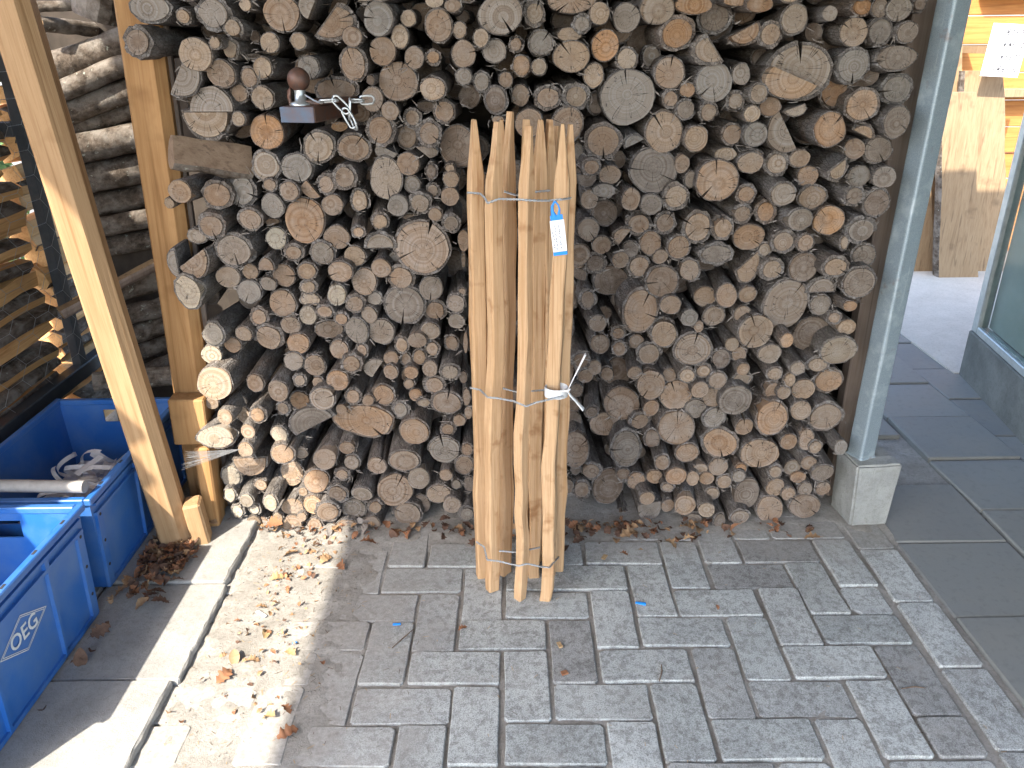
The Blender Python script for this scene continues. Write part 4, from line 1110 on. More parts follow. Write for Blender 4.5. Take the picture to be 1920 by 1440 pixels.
# ---------------------------------------------------------------- tow bar with ball and chain, stuck in the log wall
tbar = empty('tow_bar', (-0.482, 1.868, 1.166), radians(-13))
tag(tbar, 'rusty square steel tow bar with a ball, poking out between the logs', 'tow bar')
m = MB(); m.bbox(-0.042, 0.042, 0.003, 0.26, -0.0165, 0.019, 0.003); m.build('bar', MAT['rusty_steel'], tbar)
m = MB(); m.bbox(-0.0415, 0.0415, 0.0, 0.0028, -0.016, 0.0185, 0.001); m.build('end_plate', MAT['painted_steel'], tbar)
m = MB(); m.lathe([(0.026, 0.019), (0.026, 0.024), (0.014, 0.027), (0.0125, 0.045), (0.0125, 0.052)], 18, Matrix.Translation((-0.012, 0.05, 0))); m.build('neck', MAT['zinc'], tbar)
prof = [(0.011, 0.048)] + [(0.0258 * cos(a), 0.074 + 0.0258 * sin(a)) for a in [radians(q) for q in range(-62, 80, 12)]] + [(0.006, 0.0998)]
m = MB(); m.lathe(prof, 22, Matrix.Translation((-0.012, 0.05, 0))); m.build('ball', MAT['rusty_steel'], tbar)
m = MB(); m.tube([(-0.034, 0.055, 0.062), (-0.041, 0.055, 0.05), (-0.043, 0.055, 0.036), (-0.040, 0.055, 0.018)], 0.005, 8); m.build('latch', MAT['rusty_steel'], tbar)
m = MB(); m.bbox(-0.02, 0.03, 0.045, 0.20, 0.0195, 0.03, 0.002, 0, Matrix.Rotation(radians(-12), 4, 'Z')); m.build('top_plate', MAT['rusty_steel'], tbar)
def chain_link(parent, c, along, face, ln=0.034, wd=0.0095, r=0.0026):
    a = Vector(along).normalized(); f = Vector(face); b = a.cross(f).normalized()
    pts = []
    for k in range(17):
        t = 2 * pi * k / 16
        x, y = cos(t), sin(t)
        px = (ln / 2 - wd) * (1 if x > 0.01 else -1 if x < -0.01 else 0) + wd * x
        pts.append(Vector(c) + a * px + b * wd * y)
    m = MB(); m.tube(pts, r, 7)
    o = m.build('link', MAT['zinc'], parent); o.matrix_parent_inverse = Matrix.Translation(-Vector(parent.location))
ch = empty('chain', at(655, 200, 1.87))
tag(ch, 'bright galvanised steel chain hanging over the tow bar', 'chain')
for (x0, y0, x1, y1, Y, f) in ((601, 190, 632, 188, 1.862, (0, 0.3, 1)), (626, 183, 653, 210, 1.852, (0, 1, 0.1)), (645, 205, 664, 238, 1.848, (0.3, 1, 0)), (656, 186, 655, 222, 1.858, (1, 0.3, 0)), (655, 212, 668, 242, 1.853, (1, 0.7, 0.2)), (657, 189, 680, 189, 1.872, (0, 0.4, 1)), (675, 188, 700, 187, 1.90, (0, 1, 0.2))):
    a, b = at(x0, y0, Y), at(x1, y1, Y)
    chain_link(ch, (a + b) / 2, b - a, f, (b - a).length + 0.004)
m = MB(); m.tube([at(572, 178, 1.9), at(590, 189, 1.88), at(603, 194, 1.865), at(606, 191, 1.862)], 0.0022, 6); o = m.build('hook_wire', MAT['zinc'], ch)
o.matrix_parent_inverse = Matrix.Translation(-Vector(ch.location))

# ---------------------------------------------------------------- blue crates
def text_mesh(s, size, mat):
    cu = bpy.data.curves.new('t', 'FONT'); cu.body = s; cu.size = size
    cu.align_x = 'CENTER'; cu.align_y = 'CENTER'; cu.extrude = 0.0003; cu.offset = size * 0.012; cu.resolution_u = 3
    o = bpy.data.objects.new('t', cu)
    COL.objects.link(o)
    me = bpy.data.meshes.new_from_object(o.evaluated_get(bpy.context.evaluated_depsgraph_get()))
    bpy.data.objects.remove(o); bpy.data.curves.remove(cu)
    me.materials.clear(); me.materials.append(mat)
    return me
def crate(loc, L, W, H, label, logo, rz=0.0, ribs=(0.09, 0.27, 0.44)):
    """local frame: right long side at x=0, near end at y=0"""
    r = empty('plastic_crate', loc, rz)
    tag(r, label, 'crate', 'blue plastic crates on the kerb')
    t, tp = 0.004, 0.016
    P = []
    def wallq(a, b, c, d, m):      # outer quad thickened towards the crate's middle
        q = [Vector(v) for v in (a, b, c, d)]
        n = (q[1] - q[0]).cross(q[2] - q[0]).normalized() * t
        m.add(q + [v - n for v in q], [(0, 1, 2, 3), (7, 6, 5, 4), (0, 4, 5, 1), (1, 5, 6, 2), (2, 6, 7, 3), (3, 7, 4, 0)])
    B = [(-tp, tp, 0), (-tp, L - tp, 0), (-W + tp, L - tp, 0), (-W + tp, tp, 0)]
    T = [(0, 0, H), (0, L, H), (-W, L, H), (-W, 0, H)]
    m = MB()
    wallq(B[0], B[1], T[1], T[0], m)
    wallq(B[2], B[3], T[3], T[2], m)
    m.box(-W + tp, -tp, tp, L - tp, 0.0, 0.006)
    m.build('shell', MAT['crate_blue'], r)
    for (b0, b1, t0, t1) in ((B[1], B[2], T[1], T[2]), (B[3], B[0], T[3], T[0])):   # short ends with a hand slot
        b0, b1, t0, t1 = [Vector(v) for v in (b0, b1, t0, t1)]
        def pp(u, v): return b0.lerp(b1, u).lerp(t0.lerp(t1, u), v)
        m = MB()
        for (u0, u1, v0, v1) in ((0, 1, 0, 0.74), (0, 0.36, 0.74, 0.89), (0.64, 1, 0.74, 0.89), (0, 1, 0.89, 1)):
            wallq(pp(u0, v0), pp(u1, v0), pp(u1, v1), pp(u0, v1), m)
        m.build('end_wall', MAT['crate_blue'], r)
    m = MB()
    e, hh = 0.010, 0.014
    m.bbox(-0.008, e, -e, L + e, H - hh, H + 0.004, 0.0025); m.bbox(-W - e, -W + 0.008, -e, L + e, H - hh, H + 0.004, 0.0025)
    m.bbox(-W + 0.0085, -0.0085, -e, 0.008, H - hh, H + 0.0035, 0.0025); m.bbox(-W + 0.0085, -0.0085, L - 0.008, L + e, H - hh, H + 0.0035, 0.0025)
    m.build('rim', MAT['crate_blue'], r)
    # outside ribs: leaning with the wall
    def rib(y0, y1, z0, z1, d):
        def xw(z): return -tp * (1 - z / H)
        a = [(xw(z0) + d, y0 + 0.002, z0), (xw(z0) + d, y1 - 0.002, z0), (xw(z1) + d, y1 - 0.002, z1), (xw(z1) + d, y0 + 0.002, z1)]
        b = [(xw(z0) - 0.001, y0, z0), (xw(z0) - 0.001, y1, z0), (xw(z1) - 0.001, y1, z1), (xw(z1) - 0.001, y0, z1)]
        mm = MB(); mm.add(a + b, [(0, 1, 2, 3), (0, 4, 5, 1), (1, 5, 6, 2), (2, 6, 7, 3), (3, 7, 4, 0)])
        mm.build('rib', MAT['crate_blue'], r)
    for y in ribs: rib(y, y + 0.012, 0.004, H * 0.80, 0.008)
    rib(0.012, L - 0.012, H * 0.80, H * 0.83, 0.008)
    rib(0.012, L - 0.012, H * 0.90, H * 0.925, 0.008)
    for y in (0.012, L - 0.042): rib(y, y + 0.030, 0.004, H * 0.80, 0.007)
    for y in ribs: rib(y - 0.003, y + 0.016, H * 0.83, H * 0.90, 0.0075)
    rib(0.014, L - 0.014, 0.0, 0.012, 0.006)
    for y in (0.028, L - 0.027):
        for z in (0.07, 0.15, 0.235):
            zz = z * H / 0.3
            m = MB(); m.lathe([(0.0045, -0.0005), (0.0045, 0.0006)], 10, Matrix.Translation((-tp * (1 - zz / H) + 0.0072, y, zz)) @ Matrix.Rotation(pi / 2, 4, 'Y')); m.build('hole', MAT['ink'], r)
    for k in range(5):
        y = 0.07 + (L - 0.14) * k / 4
        m = MB(); m.box(-0.003, 0.003, y - 0.008, y + 0.008, H + 0.0042, H + 0.0048); m.build('slot', MAT['ink'], r)
    if logo:
        yc, zc, hw_, hh_ = logo
        def xw(z): return -tp * (1 - z / H) + 0.0012
        lg = MB()
        def ringq(k0, k1):
            a = [(0, -hw_ * k0, 0), (0, 0, hh_ * k0), (0, hw_ * k0, 0), (0, 0, -hh_ * k0)]
            b = [(0, -hw_ * k1, 0), (0, 0, hh_ * k1), (0, hw_ * k1, 0), (0, 0, -hh_ * k1)]
            q = [Vector((xw(zc + z), yc + y, zc + z)) for _, y, z in a + b]
            lg.add(q, [(i, (i + 1) % 4, 4 + (i + 1) % 4, 4 + i) for i in range(4)])
        ringq(1.0, 0.95); ringq(0.90, 0.86)
        lo = lg.build('logo', MAT['logo_white'], r)
        tm = text_mesh('OEG', 0.047, MAT['logo_white'])
        o = link('lettering', tm, lo, (xw(zc) + 0.0006, yc, zc + 0.001)); o.rotation_euler = (pi / 2 , 0, pi / 2); o.scale = (1.0, 1.0, 1)
        tm = text_mesh('®', 0.016, MAT['logo_white'])
        o = link('lettering', tm, lo, (xw(zc) + 0.0008, yc + hw_ * 0.98, zc + hh_ * 1.15)); o.rotation_euler = (pi / 2, 0, pi / 2)
    return r
crate((-1.022, 0.972, 0.0225), 0.596, 0.395, 0.300, 'blue plastic crate with white diamond lettering on its long side', (0.322, 0.166, 0.086, 0.046), 0.0, (0.205, 0.425))
crate((-1.040, 1.640, 0.0225), 0.585, 0.375, 0.276, 'blue plastic crate full of white straps beside the leaning timber brace', (0.40, 0.15, 0.075, 0.042), radians(0.6), (0.24, 0.42))
# its load: a grey tube across the rims, looped straps, tags
m = MB()
tube_pts = [Vector((-1.425, 1.672, 0.323)), Vector((-1.20, 1.666, 0.3225)), Vector((-1.052, 1.660, 0.322))]
m.tube(tube_pts, 0.0158, 18); o = m.build('grey_tube', MAT['grey_pipe']); tag(o, 'grey tube lying across the rims of the strap filled crate', 'tube')
st = random.Random(17)
for k in range(20):
    c = Vector((st.uniform(-1.31, -1.155), st.uniform(1.78, 2.10), st.uniform(0.12, 0.20)))
    R, a0 = st.uniform(0.025, 0.048), st.uniform(0, 6.28)
    ax = Vector((st.uniform(-1, 1), st.uniform(-1, 1), st.uniform(0.1, 0.9))).normalized()
    u = ax.cross(Vector((0.3, 0.2, 1))).normalized(); v = ax.cross(u)
    pts = [c + u * R * cos(a0 + q * 0.35) * 1.3 + v * R * sin(a0 + q * 0.35) + ax * 0.004 * q for q in range(st.randrange(9, 17))]
    m = MB()
    for q in range(len(pts) - 1):
        pass
    L_, R_ = [p + ax * 0.0065 for p in pts], [p - ax * 0.0065 for p in pts]
    n = len(pts)
    th = 0.0007
    inn = [p + (c - p).normalized() * th for p in L_], [p + (c - p).normalized() * th for p in R_]
    vs2 = L_ + R_ + inn[0] + inn[1]
    fs = []
    for q in range(n - 1):
        fs += [(q, q + 1, n + q + 1, n + q), (2 * n + q, 3 * n + q, 3 * n + q + 1, 2 * n + q + 1), (q, 2 * n + q, 2 * n + q + 1, q + 1), (n + q, n + q + 1, 3 * n + q + 1, 3 * n + q)]
    m.add(vs2, fs, 0, False)
    o = m.build('plastic_strap', MAT['white_plastic']); tag(o, 'looped white plastic strap lying in the crate under the grey tube', 'strap', 'white straps in the crate')
for k in range(4):
    m = MB(); m.bbox(-0.022, 0.022, -0.04, 0.04, -0.0006, 0.0006, 0.0002)
    o = m.build('paper_tag', MAT['paper'], None, (st.uniform(-1.30, -1.125), st.uniform(1.74, 1.95), 0.175 + 0.015 * k), (st.uniform(-0.4, 0.4), st.uniform(-0.4, 0.4), st.uniform(0, 3)))
    tag(o, 'crumpled white paper tag among the straps in the crate', 'tag', 'paper tags in the crate')
m = MB(); m.bbox(-1.385, -1.072, 1.672, 2.195, 0.030, 0.105, 0.012); o = m.build('strap_heap', MAT['white_plastic'])
tag(o, 'flat heap of white strap offcuts at the bottom of the crate', 'straps', kind='stuff')

# ---------------------------------------------------------------- stack of split firewood behind the steel frame
fr = empty('steel_frame', (-1.50, 2.52, 0.0)); tag(fr, 'dark steel rack frame holding the split firewood stack', 'rack')
m = MB(); m.bbox(-0.016, 0.016, -0.020, 0.020, 0.25, 1.75, 0.002); m.build('upright', MAT['dark_steel'], fr)
m = MB(); m.bbox(-0.022, 0.022, -1.7, 0.45, 0.255, 0.305, 0.003); m.build('rail', MAT['dark_steel'], fr)
m = MB(); m.bbox(-0.40, -0.018, -0.02, 0.012, 1.06, 1.105, 0.003); m.build('cross_bar', MAT['dark_steel'], fr)
for y in (-1.66, 0.42):
    m = MB(); m.bbox(-0.02, 0.02, y - 0.02, y + 0.02, 0.0, 0.254, 0.003); m.build('leg', MAT['dark_steel'], fr)
def wedge_mesh(seed):
    rnd = random.Random(seed)
    s = rnd.uniform(0.075, 0.10)
    ln = 0.5
    sec = [(s * 0.48, s * rnd.uniform(-0.22, -0.1)), (s * rnd.uniform(0.45, 0.52), s * rnd.uniform(0.05, 0.22)), (s * 0.1, s * rnd.uniform(0.28, 0.40)), (-s * 0.5, s * 0.3), (-s * 0.55, -s * 0.3), (s * 0.1, -s * rnd.uniform(0.28, 0.38))]
    rings = []
    for k in range(6):
        f = k / 5
        rings.append([Vector((x * (1 + 0.12 * fbm((f * 3, seed, i), 2)) + 0.008 * fbm((f * 2, seed, 4), 2), (f - 0.5) * ln, z * (1 + 0.12 * fbm((f * 3, seed, i + 9), 2)) + 0.008 * fbm((f * 2, seed, 8), 2))) for i, (x, z) in enumerate(sec)])
    m = MB(); m.loft(rings)
    n = 6
    for i, f in enumerate(m.f):
        if len(f) == 4:
            e = f[0] % n
            m.m[i] = 1 if ((e in (1, 2)), (e in (0, 5, 4)), (e in (0, 1)))[seed % 3] else 0
    me = m.mesh('split_log', [MAT['split_wood'], MAT['dbark']])
    me.update()
    return me
WM = [wedge_mesh(s) for s in range(9)]
wr = random.Random(31)
ORDS = 'first second third fourth fifth sixth seventh eighth ninth tenth eleventh twelfth thirteenth fourteenth fifteenth sixteenth seventeenth eighteenth nineteenth twentieth twenty-first twenty-second twenty-third twenty-fourth twenty-fifth twenty-sixth'.split()
for row in range(26):
    z = 0.052 + row * 0.0565
    for cc, y in enumerate((1.16, 1.69, 2.22, 2.76)):  # the two near columns are out of view, added to shade the crates
        if cc in (0, 1) and row % 3 == 2: pass
        o = link('split_log', WM[wr.randrange(9)], None, (-1.575 + wr.uniform(-0.015, 0.02), y + wr.uniform(-0.03, 0.03), z + wr.uniform(-0.006, 0.006)))
        o.rotation_euler = (wr.gauss(0, 0.03), wr.gauss(0, 0.25), wr.gauss(0, 0.03) + (pi if wr.random() < 0.25 else 0))
        spot = ('open end, unseen, added for shade', 'middle, unseen, added for shade', 'just before its upright', 'just beyond its upright')[cc]
        tag(o, f'orange split log in the {ORDS[row]} course of the rack, {spot}', 'log', 'split firewood in the steel rack')
wmh = MB()
for i in range(5):                                 # hexagonal wire netting on the face of the rack
    for j in range(16):
        y0, z0 = 1.98 + i * 0.105, 0.36 + j * 0.074 + (0.037 if i % 2 else 0)
        a, b, c_, d = Vector((-1.468, y0, z0)), Vector((-1.468, y0 + 0.07, z0)), Vector((-1.468, y0 + 0.105, z0 + 0.037)), Vector((-1.468, y0 + 0.105, z0 - 0.037))
        for p, q in ((a, b), (b, c_), (b, d)):
            wmh.tube([p, q + Vector((0.002 * fbm(q * 9, 1), 0, 0))], 0.0007, 4)
tag(wmh.build('wire_netting', MAT['wire_zinc']), 'thin hexagonal wire netting stretched over the split firewood rack', 'netting')

# barked round logs lying behind the posts
ORD = 'first second third fourth fifth sixth seventh eighth ninth tenth eleventh twelfth thirteenth fourteenth fifteenth sixteenth seventeenth eighteenth nineteenth twentieth twenty-first twenty-second twenty-third twenty-fourth twenty-fifth twenty-sixth'.split()
BK = [(60, 16, 225, 3, 9), (84, 46, 160, 54, 13), (70, 140, 235, 78, 27), (90, 178, 240, 122, 19), (95, 222, 245, 168, 22), (110, 250, 250, 205, 16), (130, 282, 255, 258, 27), (140, 342, 268, 314, 28), (155, 392, 275, 366, 22), (170, 428, 285, 408, 19), (180, 468, 290, 446, 20), (215, 548, 300, 520, 25), (220, 596, 310, 572, 21), (235, 632, 315, 606, 20), (240, 668, 320, 642, 18), (260, 700, 330, 672, 16)]
for k, (x0, y0, x1, y1, r) in enumerate(BK):
    Y0, Y1 = 2.40, 2.52
    a, b = at(x0, y0, Y0 + 0.02 * (k % 3)), at(x1, y1, Y1 + 0.02 * (k % 3))
    d = (b - a).normalized()
    a = a - d * 0.02; b = b + d * 0.03
    R = r * 2.35 / CF * 0.98
    m = MB()
    ring_c = 7
    rings = []
    u = d.cross(Vector((0, 0, 1))).normalized(); v = u.cross(d)
    for q in range(ring_c):
        f = q / (ring_c - 1)
        c = a.lerp(b, f) + v * 0.006 * fbm((f * 2, k, 3), 2)
        rings.append([c + (u * cos(2 * pi * i / 14) + v * sin(2 * pi * i / 14)) * R * (1 + 0.10 * fbm((cos(2 * pi * i / 14) + k, sin(2 * pi * i / 14), f * 3), 3)) for i in range(14)])
    m.loft(rings, 0, True)
    for i, f in enumerate(m.f):
        if len(f) > 4: m.m[i] = 1
    o = m.build('barked_log', [MAT['dbark'], MAT['board_wood']])
    look = ['smooth grey', 'dark', 'pale grey', 'thin dark', 'lichen spotted', 'rough'][k % 6]
    tag(o, f'{ORD[k]} barked round log from the top of the stack between post and brace', 'log', 'barked logs stacked behind the timber posts')
split_piece(at(112, 585, 2.22), at(292, 492, 2.42), 0.024, 'split_log', 'flat grey weathered split board sticking out past the leaning brace', 'log', [MAT['weathered_board'], MAT['board_wood']], 0.35, 14)
split_piece(at(176, 716, 2.26), at(330, 704, 2.34), 0.033, 'round_log', 'short grey round log with a sawn end above the strap crate', 'log', [MAT['dbark'], MAT['board_wood']], 2.0, 15)
split_piece(at(178, 35, 2.36), at(190, -40, 2.36), 0.058, 'stump', 'thick brown stump end standing on the stack between post and brace', 'log', [MAT['dbark'], MAT['board_wood']], 2.0, 16)
# stout supports under the barked logs
m = MB(); m.bbox(-1.45, -0.86, 2.58, 2.62, -0.02, 1.5, 0.004); o = m.build('plank_wall', MAT['dark_boards']); tag(o, 'dark panel behind the barked logs', 'panel')

# ---------------------------------------------------------------- beyond the galvanised post: glazed screen, boards, cladding, price list
gw = empty('glazed_screen', (1.905, 3.06, 0.0), radians(-9.7)); tag(gw, 'glazed screen with aluminium frame on a low grey concrete plinth', 'screen')
m = MB(); m.bbox(0.0, 0.12, -2.2, 0.0, -0.02, 0.20, 0.005); m.build('plinth', MAT['plinth_concrete'], gw)
m = MB(); m.bbox(0.006, 0.05, -0.055, -0.004, 0.201, 2.35, 0.003); m.build('frame_post', MAT['aluminium'], gw)
m = MB(); m.bbox(0.006, 0.05, -2.2, -0.057, 0.201, 0.232, 0.003); m.build('sill', MAT['aluminium'], gw)
m = MB(); m.bbox(0.022, 0.028, -2.2, -0.056, 0.2325, 2.3, 0.0005); m.build('pane', MAT['glass'], gw)
m = MB(); m.bbox(0.050, 0.056, -2.2, -0.06, 0.233, 2.3, 0.001); m.build('blind', MAT['blind'], gw)
m = MB(); m.bbox(0.7, 0.72, -2.6, 0.6, -0.02, 2.3, 0.004); m.build('inner_wall', MAT['plinth_concrete'], gw)
# leaning boards
def slab(x0, x1, Y, h, thick, name, label, seed, lean=5, mat='board_wood', lx=-0.14):
    rnd = random.Random(seed)
    rings = []
    for k in range(9):
        z = h * k / 8
        a = x0 + lx * z + 0.018 * fbm((z * 3, seed, 1), 3); b = x1 + (lx - 0.05) * z + 0.018 * fbm((z * 3, seed, 6), 3)
        y0 = Y + z * math.tan(radians(lean))
        rings.append([Vector((a + 0.008, y0, z)), Vector((b - 0.008, y0, z)), Vector((b, y0 + thick * 0.5, z)), Vector((b - 0.004, y0 + thick, z)), Vector((a + 0.004, y0 + thick, z)), Vector((a, y0 + thick * 0.5, z))])
    m = MB(); m.loft(rings)
    for i, f in enumerate(m.f):
        if len(f) == 4 and f[0] % 6 in (1, 2, 4, 5): m.m[i] = 1
    o = m.build(name, [MAT[mat], MAT['dbark']]); tag(o, label, 'board'); return o
slab(2.54, 2.79, 4.50, 1.035, 0.07, 'waney_board', 'short pale waney edged board standing in front of the other boards', 1)
slab(2.72, 3.02, 4.63, 1.14, 0.06, 'waney_board', 'tall rough waney edged board right behind the short pale board', 2)
slab(2.40, 2.60, 4.64, 0.9, 0.06, 'waney_board', 'narrow dark edged board leaning behind the short pale board', 3, 7)
slab(2.52, 2.84, 4.80, 1.75, 0.05, 'waney_board', 'very tall cream board with knots beside the galvanised post', 4, 2)
cw = empty('cladding_wall', (2.3, 5.06, 0)); tag(cw, 'orange brown horizontal board cladding behind the leaning boards', 'wall')
for k in range(13):
    m = MB(); m.bbox(0, 2.6, 0.012 * (k % 2), 0.03 + 0.012 * (k % 2), 0.02 + k * 0.157, 0.02 + k * 0.157 + 0.152, 0.004); m.build('board', MAT['cladding_wood'], cw)
for z in (0.98, 1.52):
    m = MB(); m.bbox(0.44, 2.6, -0.09, -0.003, z, z + 0.05, 0.004); m.build('batten', MAT['board_wood'], cw)
pc = at(1886, 94, 4.62)
pl = empty('price_list', pc); pl.rotation_euler = (0, radians(3), 0); tag(pl, 'white paper price list pinned above the leaning boards', 'paper sign')
m = MB(); m.bbox(-0.105, 0.105, -0.0008, 0.0008, -0.135, 0.13, 0.0003); m.build('sheet', MAT['paper'], pl)
for k, (n_, p_) in enumerate((('I', '€35,00'), ('II', '€45,00'), ('III', '€55,00'), ('IIII', '€65,00'))):
    z = 0.088 - 0.062 * k
    for tx, x in ((n_, -0.055), (p_, 0.035)):
        o = link('lettering', text_mesh(tx, 0.040, MAT['ink']), pl, (x, -0.0014, z)); o.rotation_euler = (pi / 2, 0, 0)
m = MB(); m.box(-0.02, 0.02, 0.001, 0.43, -0.02, 0.02); m.build('peg', MAT['board_wood'], pl)

# ---------------------------------------------------------------- leaves and litter
def leaf_mesh(seed, oak=True):
    rnd = random.Random(seed)
    L_ = 1.0
    n = 15
    left, right = [], []
    for k in range(n):
        f = k / (n - 1)
        w_ = 0.30 * sin(pi * min(1, f * 0.92 + 0.05)) ** 0.8
        if oak: w_ *= (1.0 + 0.33 * cos(f * 23 + rnd.uniform(-0.4, 0.4)))
        w_ = max(0.012, w_)
        curl = 0.12 * (w_ / 0.3) ** 2 * rnd.uniform(0.5, 1.4) + 0.02 * rnd.uniform(-1, 1)
        z = 0.10 * sin(f * pi) * rnd.uniform(0.6, 1.2)
        left.append(Vector((-w_, f - 0.5, z + curl))); right.append(Vector((w_, f - 0.5, z + curl * rnd.uniform(0.3, 1.3))))
    mid = [Vector((0, k / (n - 1) - 0.5, 0.10 * sin(k / (n - 1) * pi) * 0.7)) for k in range(n)]
    m = MB()
    m.add(left + mid + right, [(k, n + k, n + k + 1, k + 1) for k in range(n - 1)] + [(n + k, 2 * n + k, 2 * n + k + 1, n + k + 1) for k in range(n - 1)], 0, True)
    m.tube([(0, -0.5, 0.0), (0.02, -0.62, 0.03), (0.05, -0.72, 0.02)], 0.008, 4)
    return m
LM = {}
for mt in ('leaf_brown', 'leaf_tan', 'leaf_yellow', 'leaf_dark'):
    LM[mt] = [leaf_mesh(s, s != 3).mesh('leaf', MAT[mt]) for s in range(4)]
lfr = random.Random(77)
LEAVES = [(1180, 1003, 62, 'leaf_tan', 'big tan lobed oak leaf lying near the log foot'), (1304, 993, 55, 'leaf_tan', 'pointed tan oak leaf propped against the lowest logs'), (1225, 998, 40, 'leaf_brown', None), (1258, 1022, 45, 'leaf_tan', None), (1522, 1010, 48, 'leaf_tan', 'single pale dry leaf on the sand near the concrete footing'), (690, 1018, 48, 'leaf_brown', None), (724, 985, 40, 'leaf_brown', None), (740, 1000, 42, 'leaf_brown', None), (515, 985, 62, 'leaf_brown', 'large reddish leaf standing against the sunlit logs'), (640, 1063, 40, 'leaf_brown', None), (545, 1040, 46, 'leaf_tan', None), (610, 1050, 46, 'leaf_tan', None), (520, 1085, 44, 'leaf_yellow', None), (497, 1190, 42, 'leaf_yellow', None), (545, 1225, 46, 'leaf_yellow', 'curled yellow leaf in the sun beside the shade edge'), (440, 1235, 52, 'leaf_tan', None), (420, 1270, 60, 'leaf_brown', 'shrivelled brown leaf clump beside the kerb'), (505, 1345, 50, 'leaf_yellow', None), (537, 1332, 42, 'leaf_brown', None), (540, 1377, 66, 'leaf_brown', 'lobed reddish brown oak leaf on the edge of the shade'), (605, 1245, 24, 'leaf_brown', None), (868, 1180, 30, 'leaf_brown', 'small curled dark leaf on the bricks before the palings'), (1170, 1040, 26, 'leaf_brown', None), (1060, 1030, 40, 'leaf_dark', None), (1085, 1015, 42, 'leaf_dark', None), (1110, 1000, 40, 'leaf_dark', None), (800, 985, 40, 'leaf_dark', None), (835, 975, 38, 'leaf_dark', None), (865, 1000, 30, 'leaf_brown', None), (1320, 985, 30, 'leaf_brown', None), (1345, 1170 - 30, 18, 'leaf_brown', None), (475, 1240, 40, 'leaf_tan', None), (490, 1140, 34, 'leaf_tan', None)]
for (x, y, s_, mt, lab) in LEAVES:
    p = gnd(x, y, 0.004)
    if p.y > 1.93: p = at(x, y, 1.92)
    zc = (p.y * cos(CP) - (p.z - CH) * sin(CP))
    sz = 0.62 * s_ * zc / CF
    o = link('leaf', lfr.choice(LM[mt]), None, p + Vector((0, 0, 0.003)))
    o.scale = (sz, sz, sz)
    o.rotation_euler = (lfr.gauss(0, 0.2), lfr.gauss(0, 0.25), lfr.uniform(0, 6.28))
    lab = lab or {'leaf_brown': 'dry reddish brown leaf lying on the sandy paving', 'leaf_tan': 'dry tan leaf lying on the sandy paving', 'leaf_yellow': 'dry yellow leaf lying in the sunlit sand', 'leaf_dark': 'dark leaf at the log foot'}[mt]
    tag(o, lab, 'leaf', 'dry leaves on the paving')
def litter(name, label, n, pick, zf, mats_, s0, s1, seed):
    rnd = random.Random(seed)
    mm = MB()
    srcs = [leaf_mesh(60 + q, q % 2 == 0) for q in range(4)]
    for k in range(n):
        x, y = pick(rnd)
        s_ = rnd.uniform(s0, s1)
        M = Matrix.Translation((x, y, zf(x, y) + rnd.uniform(0.001, 0.012))) @ Matrix.Rotation(rnd.uniform(0, 6.28), 4, 'Z') @ Matrix.Rotation(rnd.gauss(0, 0.5), 4, 'X') @ Matrix.Rotation(rnd.gauss(0, 0.5), 4, 'Y') @ Matrix.Scale(s_, 4)
        src = rnd.choice(srcs)
        mm.add([M @ Vector(v) for v in src.v], src.f, rnd.randrange(len(mats_)), True)
    tag(mm.build(name, [MAT[q] for q in mats_]), label, 'leaves', kind='stuff')
litter('leaf_litter', 'brown leaf litter heaped between crate, brace and kerb', 180, lambda r: (r.uniform(-1.01, -0.88) + r.gauss(0, 0.012), r.triangular(1.55, 1.98, 1.80)) if r.random() < 0.95 else (r.uniform(-1.0, -0.975), r.uniform(1.2, 1.5)), lambda x, y: 0.026, ['leaf_brown', 'leaf_dark', 'leaf_dark', 'leaf_tan'], 0.022, 0.05, 1)
litter('leaf_litter', 'crumbled dry leaf bits in the sunlit sand along the kerb', 170, lambda r: (r.gauss(-0.60, 0.07), r.triangular(1.15, 1.95, 1.85)), lambda x, y: max(0, sand_h(x, y)) - 0.002, ['leaf_tan', 'leaf_brown', 'leaf_dark', 'leaf_tan'], 0.005, 0.020, 2)
litter('leaf_litter', 'crumbled brown leaf bits along the foot of the shaded logs', 190, lambda r: (r.triangular(-0.42, 0.96, r.choice((-0.2, 0.15, 0.45))), 1.96 - abs(r.gauss(0, 0.045))), lambda x, y: max(0, sand_h(x, y)) - 0.001, ['leaf_brown', 'leaf_dark', 'leaf_dark', 'leaf_tan'], 0.010, 0.038, 3)
litter('leaf_litter', 'pale crumbled leaves and bark under the sunlit end of the logs', 150, lambda r: (r.uniform(-0.86, -0.42), r.gauss(1.955, 0.03)), lambda x, y: 0.002, ['leaf_tan', 'leaf_brown', 'shreds', 'shreds'], 0.008, 0.03, 4)
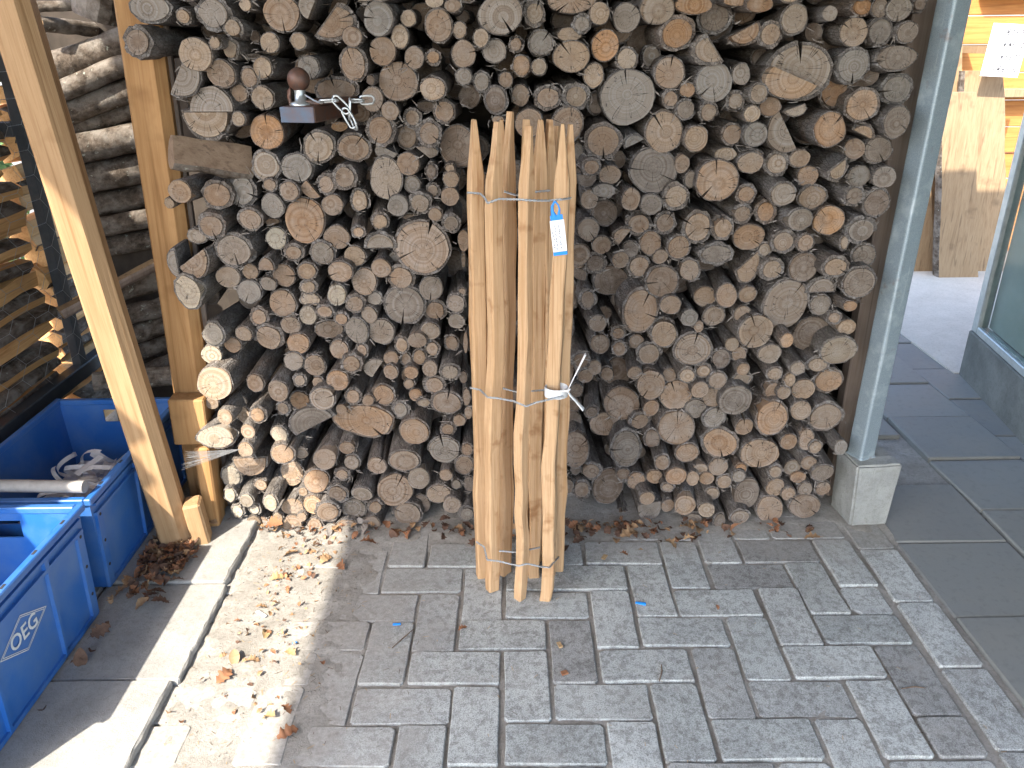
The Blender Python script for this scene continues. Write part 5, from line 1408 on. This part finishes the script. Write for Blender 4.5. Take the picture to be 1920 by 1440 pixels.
# wood chips, twigs, blue plastic bits
for (x, y, L_, W_, a, mt, nm, lab) in ((1133, 1046, 0.024, 0.012, 1.1, 'chip', 'wood_chip', 'small yellowish wood chip on the bricks beside the palings'), (1049, 1211, 0.020, 0.010, 1.9, 'chip', 'wood_chip', 'small tan wood chip on a brick before the palings'), (1058, 1263, 0.016, 0.012, 0.4, 'leaf_brown', 'wood_chip', 'dark crumbled wood chip on a brick before the palings'), (1201, 1133, 0.026, 0.007, -0.2, 'tag_blue', 'plastic_scrap', 'bright blue plastic scrap on the sandy patch'), (744, 1172, 0.020, 0.006, 0.1, 'tag_blue', 'plastic_scrap', 'small blue plastic scrap in a brick joint'), (553, 1207, 0.012, 0.005, 0.6, 'tag_blue', 'plastic_scrap', 'tiny blue plastic scrap in the sunlit sand'), (490, 1153, 0.034, 0.009, -0.6, 'white_plastic', 'plastic_scrap', 'white curved plastic scrap in the sunlit sand')):
    p = gnd(x, y, 0.002)
    m = MB(); m.bbox(-L_ / 2, L_ / 2, -W_ / 2, W_ / 2, 0, 0.003, 0.0008, jit=0.001)
    o = m.build(nm, MAT[mt], None, p + Vector((0, 0, 0.0015)), (0.05, 0.06, a)); tag(o, lab, 'scrap')
for (x0, y0, x1, y1, lab) in ((735, 1215, 775, 1180, 'thin brown twig lying across a brick joint'), (1236, 1278, 1240, 1246, 'short dark curved twig on a grey brick'), (1690, 1291, 1735, 1290, 'thin brown twig near the border bricks'), (1365, 937, 1381, 952, 'pale peeled twig at the foot of the logs')):
    a, b = gnd(x0, y0, 0.004), gnd(x1, y1, 0.005)
    m = MB(); m.tube([a, a.lerp(b, 0.5) + Vector((0.004, 0.002, 0.003)), b], [0.0012, 0.0018, 0.001], 6); o = m.build('twig', MAT['twig']); tag(o, lab, 'twig')
tw = MB(); tr_ = random.Random(91)
for k in range(420):
    x, y = tr_.uniform(-0.74, 1.05), tr_.uniform(1.0, 1.95)
    if tr_.random() < 0.5: x = tr_.gauss(-0.55, 0.12)
    a = tr_.uniform(0, 6.28); l = tr_.uniform(0.004, 0.018)
    z = max(0.0, sand_h(x, y)) + 0.001
    p = Vector((x, y, z)); d = Vector((cos(a), sin(a), tr_.uniform(-0.05, 0.15))) * l
    s_ = Vector((-sin(a), cos(a), 0)) * 0.0006
    tw.add([p - s_, p + s_, p + d + s_, p + d - s_], [(0, 1, 2, 3)], tr_.randrange(2))
tag(tw.build('straw_bits', [MAT['chip'], MAT['twig']]), 'fine straw and twig bits strewn over sand and bricks', 'straw', kind='stuff')
# cobweb between the brace and the wall
cwb = MB(); cr_ = random.Random(12)
A, B_, C_ = at(338, 884, 1.85), at(346, 846, 1.87), at(452, 842, 1.90)
for k in range(90):
    u, v = cr_.random(), cr_.random()
    p = A.lerp(B_, cr_.random()); q = C_.lerp(A.lerp(B_, cr_.random()), 0.55 * cr_.random() ** 2)
    p = p.lerp(q, 0.2 * cr_.random())
    cwb.tube([p, p.lerp(q, 0.5) + Vector((0, 0, -0.002)), q], 0.00016, 3)
tag(cwb.build('cobweb', MAT['web']), 'grey sheet of cobweb spun between the brace and the logs', 'cobweb')

# ---------------------------------------------------------------- greenery beyond the stack, seen through the gaps
def shrub(loc, R, seed, label):
    rnd = random.Random(seed)
    r = empty('shrub', loc); tag(r, label, 'shrub', 'shrubs beyond the log stacks')
    m = MB(); m.tube([(0, 0, -0.05), (0.05, 0, 0.6), (0, 0.1, 1.2)], [0.06, 0.04, 0.02], 8); m.build('stem', MAT['twig'], r)
    m = MB()
    for k in range(2600):
        d = Vector((rnd.gauss(0, 1), rnd.gauss(0, 1), rnd.gauss(0, 1))).normalized() * R * rnd.random() ** 0.45
        c = Vector((d.x, d.y, 1.2 + d.z * 0.95))
        c += Vector((0.2 * fbm(c * 2, 2), 0.2 * fbm(c * 2 + Vector((7, 0, 0)), 2), 0))
        u = Vector((rnd.uniform(-1, 1), rnd.uniform(-1, 1), rnd.uniform(-0.6, 0.6))).normalized(); v = u.orthogonal().normalized()
        s_ = rnd.uniform(0.03, 0.06)
        m.add([c - u * s_, c + v * s_ * 0.5, c + u * s_, c - v * s_ * 0.5], [(0, 1, 2, 3)])
    m.build('foliage', MAT['foliage'], r)
shrub((-3.4, 5.2, 0), 1.3, 1, 'green leafy shrub glimpsed through gaps above the barked logs')
shrub((-5.2, 4.4, 0), 1.5, 2, 'green leafy shrub far behind the split firewood rack')
